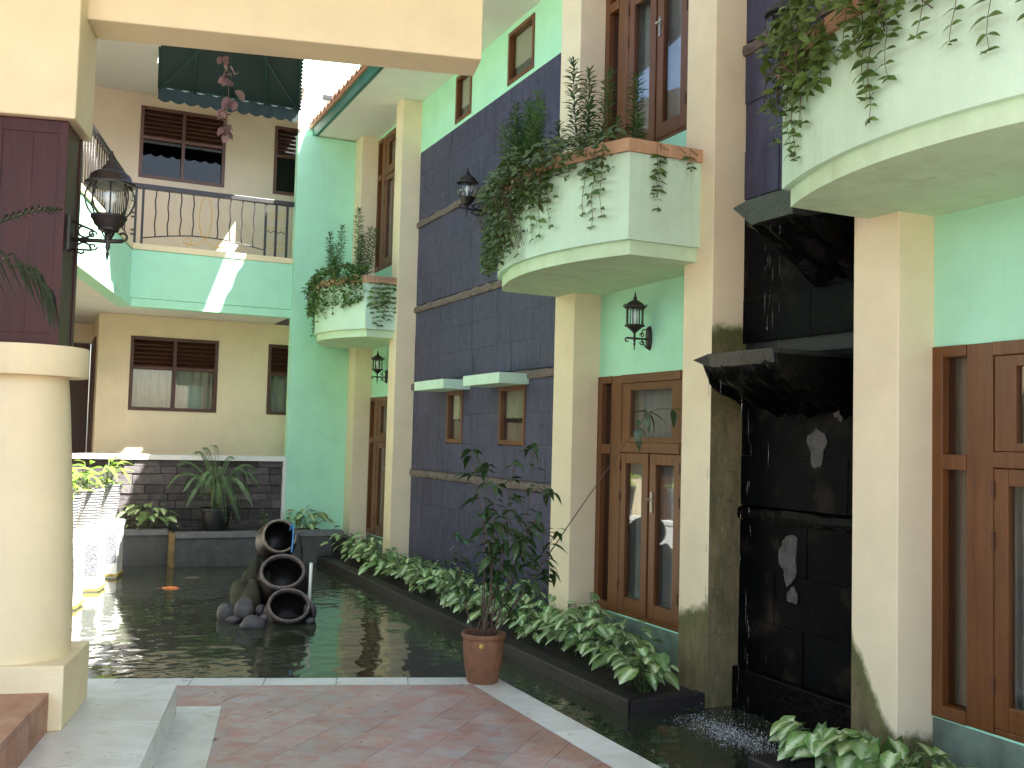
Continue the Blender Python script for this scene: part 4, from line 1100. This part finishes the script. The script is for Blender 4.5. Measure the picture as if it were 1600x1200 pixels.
# --- arrow-leaved ground plants in the beds
def syng(x, y, z, hgt, n, spread, seed, label, group, sc_=1., lean=(-.25, 0)):
    rn = random.Random(seed); o = thing('arrow_leaf_plant', label, 'plant', (x, y, z), group)
    st = MB(); tips = []
    for k in range(n):
        a_ = rn.uniform(0, 2*math.pi); r_ = spread*math.sqrt(rn.uniform(.05, 1)); h = hgt*rn.uniform(.35, 1)*(1-.35*r_/spread)
        tx, ty = x+r_*math.cos(a_)+lean[0]*h, y+r_*math.sin(a_)+lean[1]*h
        tx = min(tx, 4.30)
        bx, by = x+rn.uniform(-.04, .04), y+rn.uniform(-.05, .05)
        tip = (tx, ty, z+h)
        st.tube([(bx, by, z), ((bx+tx)/2+.02*rn.uniform(-1, 1), (by+ty)/2, z+h*.62), tip], .0032, 4, .002)
        tips.append((tip, a_))
    part('stems', st, M['green_stem'], o, True)
    for tip, a_ in tips:
        d = (math.cos(a_)+lean[0]*2.2+rn.uniform(-.4, .4), math.sin(a_)-.45+rn.uniform(-.4, .4), rn.uniform(-.55, .15))
        link('leaf', LV['syn%d' % rn.randrange(3)], o, orient(rel(o, tip), d, rn.uniform(-.45, .45), s=sc_*rn.uniform(.65, 1.15)))
    return o
seed = 100
gA = 'arrow-leaved plants in the long kerb bed'
rows = []
y = 5.82
while y < 13.3:
    rows.append(y); y += .23 if y < 8 else .27
for y in rows:
    seed += 1
    if y < 7.5: lab = 'pale green arrow-leaved plant in the kerb bed below the middle glazed door'
    elif y < 8.1: lab = 'pale green arrow-leaved plant at the foot of the pillar beside the slate wall'
    elif y < 12.3: lab = 'pale green arrow-leaved plant in the kerb bed in front of the slate wall'
    else: lab = 'pale green arrow-leaved plant in the kerb bed between the two far pillars'
    x = 3.86+random.uniform(-.06, .06)
    if y < 6.1: x = 3.80
    hg = .42 if y < 7.5 else .36
    if y > 12.4: hg = .50
    syng(x, y+random.uniform(-.05, .05), -.07, hg*random.uniform(.8, 1.15), 22 if y < 8 else 20, .21, seed, lab, gA+': '+lab, 1.0)
    if 6.2 < y < 12 and seed % 2 == 0:
        seed += 1; syng(4.13, y+.1, -.07, (.45 if y < 8.5 else .36)*random.uniform(.8, 1.15), 14, .17, seed, lab, gA+': '+lab, .95, (-.1, 0))
syng(3.72, 5.80, -.06, .30, 16, .15, 390, 'low arrow-leaved plant overhanging the near end of the long kerb', None, 1.0, (-.25, -.25))
for k, y in enumerate((4.2, 4.02, 3.84, 3.66, 3.48, 3.30, 3.12)):
    seed += 1; syng(3.86, y, -.07, .30 if k < 2 else .36, 16, .19, seed, 'light green arrow-leaved plant at the right front corner under the large door', 'arrow-leaved plants in the near bed', 1.25)
syng(1.38, 14.28, .26, .50, 30, .30, 401, 'leafy pale green plant at the sunlit left end of the raised bed', None, 1.3, (0, -.1))
syng(1.22, 14.25, .26, .16, 8, .12, 402, 'low creeping green plant in the left corner of the raised bed', None, .8, (0, -.1))
syng(1.75, 14.3, .25, .12, 5, .1, 403, 'tiny seedling left of the black palm pot', None, .6, (0, -.1))
syng(2.93, 14.42, .25, .36, 9, .07, 404, 'small thin green plant against the right part of the stone wall', None, .6, (0, -.1))
syng(3.5, 14.2, .2, .46, 30, .26, 405, 'bushy pale green plant at the foot of the mint end wall', None, 1.25, (-.1, -.1))
syng(3.22, 14.3, .22, .34, 9, .12, 406, 'darker narrow plant beside the white end post of the stone wall', None, .7, (-.1, -.1))

# --- potted shrub at the corner of the terrace
tp = thing('terracotta_pot', 'brown terracotta pot with a small round boss at the terrace corner', 'pot', (2.725, 6.19, 0))
pp = [(.098, .0), (.103, .006), (.122, .10), (.133, .19), (.136, .25), (.134, .285), (.130, .29), (.146, .293), (.149, .305), (.147, .32), (.13, .322), (.126, .30), (.122, .28), (.01, .278)]
part('pot_body', MB().lathe(pp, (2.725, 6.19, 0), 40), M['terracotta'], tp, True, autos=True)
part('boss', MB().lathe([(.018, 0), (.016, .008), (.006, .012)], mat=Matrix.Translation((2.66, 6.072, .255)) @ Vector((-.44, -.9, 0)).to_track_quat('Z', 'Y').to_matrix().to_4x4(), seg=12), M['gold_lip'], tp, True)
part('soil', MB().lathe([(.125, .279), (.06, .288)], (2.725, 6.19, 0), 24), M['earth'], tp)
vm = MB()
for k in range(9):
    a_ = 3.2+k*.34; z0 = .12+.03*math.sin(k*2.1)
    vm.tube([(2.725+.1275*math.cos(a_+.03*i), 6.19+.1275*math.sin(a_+.03*i), z0+.012*i+.01*math.sin(i)) for i in range(5)], .004, 5)
part('relief', vm, M['terracotta'], tp, True)
sh = thing('potted_shrub', 'tall loose dark-leaved shrub growing in the terracotta pot', 'shrub', (2.725, 6.19, .285))
rn = random.Random(17); stems = []
def curve(p0, p1, bow, n=8):
    p0, p1, bow = Vector(p0), Vector(p1), Vector(bow)
    return [p0.lerp(p1, i/n)+bow*math.sin(math.pi*i/n) for i in range(n+1)]
targets = [((2.60, 6.20, 1.50), 1.), ((2.75, 6.25, 1.42), 1.), ((2.92, 6.2, 1.45), 1.), ((3.08, 6.22, 1.56), 1.), ((2.66, 6.1, 1.12), .8), ((2.85, 6.05, 1.1), .8), ((3.05, 6.1, 1.06), .8),
           ((3.22, 6.15, .98), .8), ((2.55, 6.25, .95), .7), ((2.95, 6.3, 1.2), .8), ((2.8, 6.3, .85), .6), ((3.2, 6.2, .72), .6), ((3.12, 6.05, 1.25), .8), ((2.74, 6.12, 1.30), .8), ((3.0, 6.15, .88), .6)]
for tg, k_ in targets:
    p0 = (2.725+rn.uniform(-.06, .06), 6.19+rn.uniform(-.06, .06), .28)
    pts = curve(p0, tg, (rn.uniform(-.05, .05), rn.uniform(-.05, .05), rn.uniform(0, .05)))
    part('stem', MB().tube(pts, .0055, 5, .0022), M['stem'], sh, True); stems.append(pts)
long = curve((2.80, 6.19, .29), (3.98, 6.20, 1.82), (0, 0, .02), 14)
part('long_branch', MB().tube(long, .0055, 5, .0028), M['stem'], sh, True)
nl = 0
for pts in stems:
    for i in range(3, 9):
        base_n = 3 if i > 5 else 2
        if i == 8: base_n = 5
        for q in range(base_n):
            if rn.random() < .12: continue
            a_ = rn.uniform(0, 6.283); d = (math.cos(a_), math.sin(a_), rn.uniform(-.6, .35)); nl += 1
            p = pts[i]+Vector((rn.uniform(-.02, .02), rn.uniform(-.02, .02), rn.uniform(-.03, .03)))
            if nl < 292: link('leaf', LV['shr%d' % rn.randrange(3)], sh, orient(rel(sh, p), d, rn.uniform(-.5, .5), s=rn.uniform(.7, 1.15)))
fo = MB()
for q in range(60):
    a_ = rn.uniform(0, 6.283); r_ = .22*math.sqrt(rn.random()); z = rn.uniform(.62, 1.12)
    p = (2.93+r_*math.cos(a_)*1.15, 6.19+r_*math.sin(a_), z); me = LV['shr%d' % rn.randrange(3)]
    fo.add([tuple(v.co) for v in me.vertices], [tuple(q_.vertices) for q_ in me.polygons], orient(p, (math.cos(a_), math.sin(a_), rn.uniform(-.7, .3)), rn.uniform(-.5, .5), s=rn.uniform(.6, .95)))
part('inner_foliage', fo, M['shrub_leaf'], sh, True, kind='stuff')
for (d, s_, up_) in (((-.3, -.4, -.9), 1.2, 0), ((.5, -.3, -.75), 1.35, 0), ((.9, -.2, -.1), 1.3, 0), ((.3, .5, -.3), 1.1, 0), ((-.6, .2, .2), .9, 0)):
    link('leaf', LV['shr1'], sh, orient(rel(sh, long[-1]), d, .2, s=s_))
for (d, s_) in (((-.2, -.4, -.9), 1.2), ((.7, -.3, -.5), 1.2), ((.2, .2, .3), .9)):
    link('leaf', LV['shr2'], sh, orient(rel(sh, long[-2]), d, .2, s=s_))
part('twig', MB().tube([long[-1], long[-1]+Vector((.08, -.02, .03)), long[-1]+Vector((.19, -.03, .03))], .0028, 5), M['stem'], sh, True)
for d in ((.9, -.2, .1), (-.1, -.5, -.8), (.5, .3, -.6)):
    link('leaf', LV['shr1'], sh, orient(rel(sh, long[-1]+Vector((.19, -.03, .03))), d, .1, s=1.1))

# --- trailing vines and upright shrubs in the balconies
def vine(k, strands, mass, label, lsize=1., seed=1):
    y0, y1, xs, b = BAL[k]; rn = random.Random(seed)
    o = thing('trailing_vine', label, 'vine', (xs, (y0+y1)/2, 3.53)); count = 0; fol = MB()
    def put(p, d, s_, roll=0., up=(-.75, -.25, .6)):
        nonlocal count
        if count < 290:
            link('leaf', LV['vin%d' % rn.randrange(3)], o, orient(rel(o, p), d, roll, up, s_)); count += 1
        else:
            me = LV['vin%d' % rn.randrange(3)]
            fol.add([tuple(v.co) for v in me.vertices], [tuple(q.vertices) for q in me.polygons], orient(p, d, roll, up, s_))
    for (y, zb, side) in strands:
        x = balX(k, y)-.03 if side == 0 else xs+.05+side
        yy = y if side == 0 else y0-.03
        pts = [(x+.06, yy, 3.60), (x-.005, yy, 3.64)]
        n = max(3, int((3.62-zb)/.055/lsize))
        dr = rn.uniform(-.05, .05)
        for i in range(1, n+1):
            t = i/n; pts.append((x-.004+.008*math.sin(i), yy+dr*t+.01*math.sin(i*1.3), 3.62-(3.62-zb)*t))
        part('vine_stem', MB().tube(pts, .0028, 4, .0016), M['stem'], o, True)
        for i, p in enumerate(pts[2:]):
            for s_ in (-1, 1):
                if rn.random() < .12: continue
                d = (-.2+rn.uniform(-.2, .1), s_*1., rn.uniform(-.35, .25)) if side == 0 else (s_*1., -.2, rn.uniform(-.35, .25))
                put(p, d, lsize*rn.uniform(.8, 1.3)*(1 if i < n-2 else .65), rn.uniform(-.3, .3), (-.75, -.25, .6) if side == 0 else (-.1, -.8, .6))
        # curled end
        e = Vector(pts[-1])
        for q in range(3): put(e+Vector((0, .015*q-.02, -.005*q)), (-.3, rn.uniform(-1, 1), rn.uniform(-.4, .3)), lsize*.5)
    for (ya, yb, n, zlo, zhi, dep) in mass:
        for i in range(n):
            y = rn.uniform(ya, yb); x = balX(k, y); t = rn.random()
            z = zhi-(zhi-zlo)*t**1.4; x_ = x+.12-(.17+dep*rn.random())*min(1, .35+t*1.3) if z > 3.56 else x-.02-dep*rn.random()*.7
            p = (x_, y, z+rn.uniform(-.02, .02)); a_ = rn.uniform(0, 6.283)
            put(p, (math.cos(a_)*.7-.5, math.sin(a_), rn.uniform(-.7, .4)), lsize*rn.uniform(.6, 1.15), rn.uniform(-.6, .6))
        for i in range(n//70):
            y = rn.uniform(ya, yb); x = balX(k, y)
            part('vine_stem', MB().tube([(x+.1, y, 3.56), (x-.03, y+rn.uniform(-.1, .1), 3.66), (x-.05-dep*.5, y+rn.uniform(-.15, .15), 3.5), (x-.03, y+rn.uniform(-.2, .2), zlo+.05)], .003, 4), M['stem'], o, True)
    if fol.v: part('foliage', fol, M['vine_leaf'], o, True, kind='stuff')
    return o
# middle balcony: strands (y, bottom z), mass on the far half
S2 = [(7.86, 2.93, 0), (7.78, 3.05, 0), (7.66, 3.0, 0), (7.5, 2.98, 0), (7.38, 3.1, 0), (7.2, 3.12, 0), (7.02, 3.2, 0), (6.85, 3.0, 0), (6.7, 3.08, 0), (6.55, 3.1, 0), (6.48, 3.15, 0), (6.08, 3.18, 0), (6.0, 3.08, 0), (5.95, 3.14, 0),
      (0, 3.2, .18), (0, 3.28, .15), (0, 3.52, .32), (0, 3.5, .42)]
vine(2, S2, [(6.95, 7.98, 1500, 3.02, 3.86, .17), (6.4, 7.05, 650, 3.34, 3.80, .10), (5.85, 6.4, 220, 3.45, 3.76, .05)], 'dense ivy spilling over the far side of the middle balcony', 1., 61)
S3 = [(4.16, 3.22, 0), (4.08, 3.10, 0), (3.98, 3.05, 0), (3.9, 3.22, 0), (3.84, 3.2, 0), (3.74, 3.35, 0), (3.66, 3.42, 0), (3.46, 3.42, 0), (3.36, 3.15, 0), (3.29, 3.05, 0), (3.22, 3.2, 0), (3.0, 3.32, 0), (2.98, 3.5, 0), (2.84, 3.25, 0), (2.71, 3.16, 0), (2.6, 3.25, 0), (2.45, 3.1, 0), (2.3, 3.3, 0)]
vine(3, S3, [(3.55, 4.24, 620, 3.34, 3.9, .12), (3.12, 3.5, 240, 3.36, 3.85, .06), (2.3, 3.1, 60, 3.5, 3.75, .05)], 'vine with large leaf pairs hanging from the nearest balcony at the upper right', 1.05, 62)
S1 = [(14.3, 3.2, 0), (14.15, 3.0, 0), (13.95, 2.98, 0), (13.8, 3.05, 0), (13.6, 3.1, 0), (13.3, 3.12, 0), (13.1, 3.15, 0), (12.9, 3.2, 0), (0, 3.05, .06), (0, 3.0, .12), (0, 3.15, .2), (0, 3.1, .27), (0, 3.2, .36)]
vine(1, S1, [(12.6, 14.4, 1000, 3.25, 3.82, .12), (12.42, 12.7, 260, 3.3, 3.8, .05)], 'ivy spilling over both sides of the farthest small balcony', 1.05, 63)
# the near side of balcony 1 and 2 has loose ivy on its flank
def spike_shrub(x, y, z, stems, label, seed, group=None):
    rn = random.Random(seed); o = thing('spiky_shrub', label, 'shrub', (x, y, z), group)
    for (dx, dy, h) in stems:
        pts = curve((x+dx*.15, y+dy*.15, z), (x+dx, y+dy, z+h), (dx*.15, dy*.15, 0), 8)
        s_ = part('stem', MB().tube(pts, .006, 5, .003), M['green_stem'], o, True)
        fo = MB(); n = int(h/.0052)
        for i in range(n):
            t = .12+.88*i/n; p = Vector(pts[0]).lerp(Vector(pts[-1]), t); j = min(7, int(t*8)); p = Vector(pts[j]).lerp(Vector(pts[j+1]), t*8-j)
            a_ = i*2.4+rn.uniform(-.3, .3); L = rn.uniform(.07, .115)*(1 if t < .9 else .8); el = rn.uniform(.1, .75)+(.5 if t > .93 else 0)
            d = Vector((math.cos(a_), math.sin(a_), el)).normalized(); sd = d.cross(Vector((0, 0, 1))).normalized()*.009
            q = p+d*L*.5; e = p+d*L-Vector((0, 0, .012))
            fo.add([tuple(p), tuple(q+sd), tuple(e), tuple(q-sd)], [(0, 1, 2, 3)])
        part('foliage', fo, M['spike_leaf'], o, kind='stuff')
    return o
spike_shrub(3.62, 7.62, 3.53, [(-.02, .16, .95), (-.1, .02, .80), (.06, -.1, 1.0), (-.04, -.2, .82), (.1, .22, .7), (-.05, -.3, .72), (0, .08, .6), (.05, -.15, .65), (-.08, .28, .78), (.08, .1, .9), (-.02, -.05, .92), (.02, -.26, .86), (-.06, .12, .7)], 'bushy bright-tipped shrub at the far end of the middle balcony', 71)
spike_shrub(3.75, 6.82, 3.53, [(-.05, .12, 1.08), (0, -.06, .95), (.1, -.2, .90), (-.08, .3, .62), (.05, .02, .7)], 'tallest thin shrub in the centre of the middle balcony', 72)
spike_shrub(3.80, 6.15, 3.53, [(0, .0, .72), (.08, .1, .45), (-.08, .14, .42)], 'small shrub in front of the upper window of the middle balcony', 73)
spike_shrub(3.72, 14.0, 3.53, [(-.05, .1, .75), (-.12, -.05, .92), (0, -.25, 1.0), (.03, .25, .55), (-.1, -.35, .7), (0, .0, .6)], 'dark upright shrub on the left of the farthest balcony', 74)
spike_shrub(3.80, 13.1, 3.53, [(0, .12, 1.15), (.1, -.1, .85), (-.05, -.25, .7), (.12, -.3, .8), (0, -.02, .75)], 'tall upright shrub on the right of the farthest balcony', 75)

# --- plants in the ridged pots
for k, (x, y) in enumerate(pot_spots):
    rn = random.Random(500+k)
    nm = ['lime green leafy plant in the nearest ridged pot', 'lime green leafy plant in the second ridged pot', 'sunlit drooping plant in the third ridged pot', 'leafy plant in the pot behind the column', 'leafy plant in the pot behind the plinth'][k]
    o = thing('pot_plant', nm, 'plant', (x, y, .9), 'plants in the ridged pots')
    st = MB()
    for i in range(34):
        a_ = rn.uniform(0, 6.283); r_ = rn.uniform(.0, .16); h = rn.uniform(.02, .30)
        p = (x+r_*math.cos(a_), y+r_*math.sin(a_), .92+h)
        st.tube([(x, y, .9), p], .003, 4)
        link('leaf', LV['bri%d' % rn.randrange(3)], o, orient(rel(o, p), (math.cos(a_), math.sin(a_), rn.uniform(-.2, .9)), rn.uniform(-.5, .5), s=rn.uniform(.6, 1.0)))
    part('stems', st, M['green_stem'], o, True)

# --- palms
def frond(o, base_p, az, L, rise, droop, m, n=20, ll=.22, name='frond', width=.011, ctrl=None, hang=.28):
    d = Vector((math.cos(az), math.sin(az), 0)); pts = []
    if ctrl:
        for i in range(n+1):
            u = i/n*(len(ctrl)-1); k = min(len(ctrl)-2, int(u)); pts.append(Vector(ctrl[k]).lerp(Vector(ctrl[k+1]), u-k))
        d = (pts[-1]-pts[0]); d.z = 0; d.normalize()
    for i in range(n+1):
        if ctrl: break
        t = i/n; pts.append(Vector(base_p)+d*L*t*(1-.15*t)+Vector((0, 0, rise*t*(1.6-.6*t)-droop*t*t*t)))
    mb = MB().tube(pts, .007, 5, .002)
    sd = d.cross(Vector((0, 0, 1))).normalized()
    for i in range(4, n+1):
        t = i/n; l = ll*(math.sin(math.pi*min(1, .18+.8*t))**.7)*(1 if i < n else .8)
        tan = (pts[min(n, i+1)]-pts[i-1]).normalized()
        for s in (-1, 1):
            v = (tan*.75+sd*s*.85+Vector((0, 0, .12))).normalized(); p = pts[i]
            q = p+v*l*.45+Vector((0, 0, .01)); e = p+v*l+Vector((0, 0, -hang*l)); wv = v.cross(Vector((0, 0, 1))).normalized()*width
            mb.add([tuple(p), tuple(q+wv), tuple(e), tuple(q-wv)], [(0, 1, 2, 3)])
    return part(name, mb, m, o)
bp = thing('plant_pot', 'black plastic pot on the wall of the raised bed', 'pot', (2.2, 14.0, .25))
part('pot_body', MB().lathe([(.14, .25), (.145, .26), (.19, .54), (.205, .55), (.205, .585), (.185, .585), (.18, .55), (.02, .545)], (2.2, 14.0, 0), 32), M['pot_black'], bp, True, autos=True)
pa = thing('areca_palm', 'feathery palm growing in the black plastic pot', 'palm', (2.2, 14.0, .55)); rn = random.Random(77)
for k in range(7):
    a_ = rn.uniform(0, 6.3); part('cane', MB().tube([(2.2+.05*math.cos(a_), 14+.05*math.sin(a_), .55), (2.2+.09*math.cos(a_), 14+.09*math.sin(a_), .95)], .011, 6, .007), M['green_stem'], pa, True)
for (az_, L, ri_, dr) in ((3.0, .55, .75, .25), (3.4, .5, .45, .45), (2.5, .35, .95, .2), (1.7, .25, 1.0, .1), (.2, .55, .72, .3), (-.3, .6, .6, .5), (.8, .4, .85, .2), (-1.2, .45, .5, .75), (-1.7, .4, .45, .65), (-2.2, .5, .5, .55), (-.8, .55, .45, .6), (3.9, .45, .6, .5), (5.9, .45, .7, .5), (4.4, .3, .7, .4), (2.9, .7, .55, .5), (-.9, .42, .2, .75), (-1.9, .4, .25, .75), (-1.45, .5, .3, .85), (3.6, .5, .3, .6), (-.3, .5, .3, .6), (2.2, .3, 1.0, .15)):
    frond(pa, (2.2+.04*math.cos(az_), 14+.04*math.sin(az_), .85), az_, L, ri_*.62, dr*.7, M['palm_leaf'], 30, .17, width=.006, hang=.4)
# foreground palm on the red step, its pot outside the frame
fp = thing('foreground_palm', 'dark palm fronds reaching in front of the timber casing at the left edge', 'palm', (-.85, 4.35, .36))
part('pot', MB().lathe([(.15, .361), (.19, .6), (.21, .72), (.18, .72), (.17, .68), (.02, .67)], (-.85, 4.35, 0), 28), M['terracotta'], fp, True, autos=True)
part('trunk', MB().tube([(-.85, 4.35, .67), (-.83, 4.34, 1.3), (-.80, 4.33, 1.75)], .035, 10, .02), M['stem'], fp, True)
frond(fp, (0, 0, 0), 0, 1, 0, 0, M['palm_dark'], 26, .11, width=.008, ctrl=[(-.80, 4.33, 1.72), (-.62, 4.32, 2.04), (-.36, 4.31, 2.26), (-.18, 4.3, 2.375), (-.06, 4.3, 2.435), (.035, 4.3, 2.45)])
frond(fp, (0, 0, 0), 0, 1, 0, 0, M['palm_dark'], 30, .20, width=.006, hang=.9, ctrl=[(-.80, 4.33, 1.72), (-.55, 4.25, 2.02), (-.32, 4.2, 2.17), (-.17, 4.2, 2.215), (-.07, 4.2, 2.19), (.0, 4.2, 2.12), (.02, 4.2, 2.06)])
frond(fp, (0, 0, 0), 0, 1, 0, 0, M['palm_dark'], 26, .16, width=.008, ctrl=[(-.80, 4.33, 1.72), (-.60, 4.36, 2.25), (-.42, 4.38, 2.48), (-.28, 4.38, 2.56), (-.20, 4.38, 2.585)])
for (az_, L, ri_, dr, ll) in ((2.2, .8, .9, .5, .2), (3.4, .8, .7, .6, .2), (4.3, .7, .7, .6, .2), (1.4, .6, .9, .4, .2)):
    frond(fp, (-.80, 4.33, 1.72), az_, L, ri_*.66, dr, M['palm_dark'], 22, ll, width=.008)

# --- dried leaf garland hanging behind the beam
gd = thing('leaf_garland', 'string of dry pinkish leaves hanging from the porch beam', 'garland', (.872, 5.76, 3.3)); rn = random.Random(88)
part('string', MB().tube([(.872+.006*math.sin(i), 5.76, 3.95-.06*i) for i in range(12)], .003, 5), M['stem'], gd, True)
for k in range(34):
    z = 3.72-.46*(k/33)**.95
    if .42 < k/33 < .5: continue
    a_ = rn.uniform(0, 6.283); w_ = .045 if k < 20 else .018
    p = (.872+w_*rn.uniform(-1, 1), 5.76+w_*rn.uniform(-1, 1), z)
    link('leaf', LV['dry%d' % rn.randrange(3)], gd, orient(rel(gd, p), (math.cos(a_), math.sin(a_), rn.uniform(-1, .3)), rn.uniform(-1, 1), s=rn.uniform(.7, 1.15)))
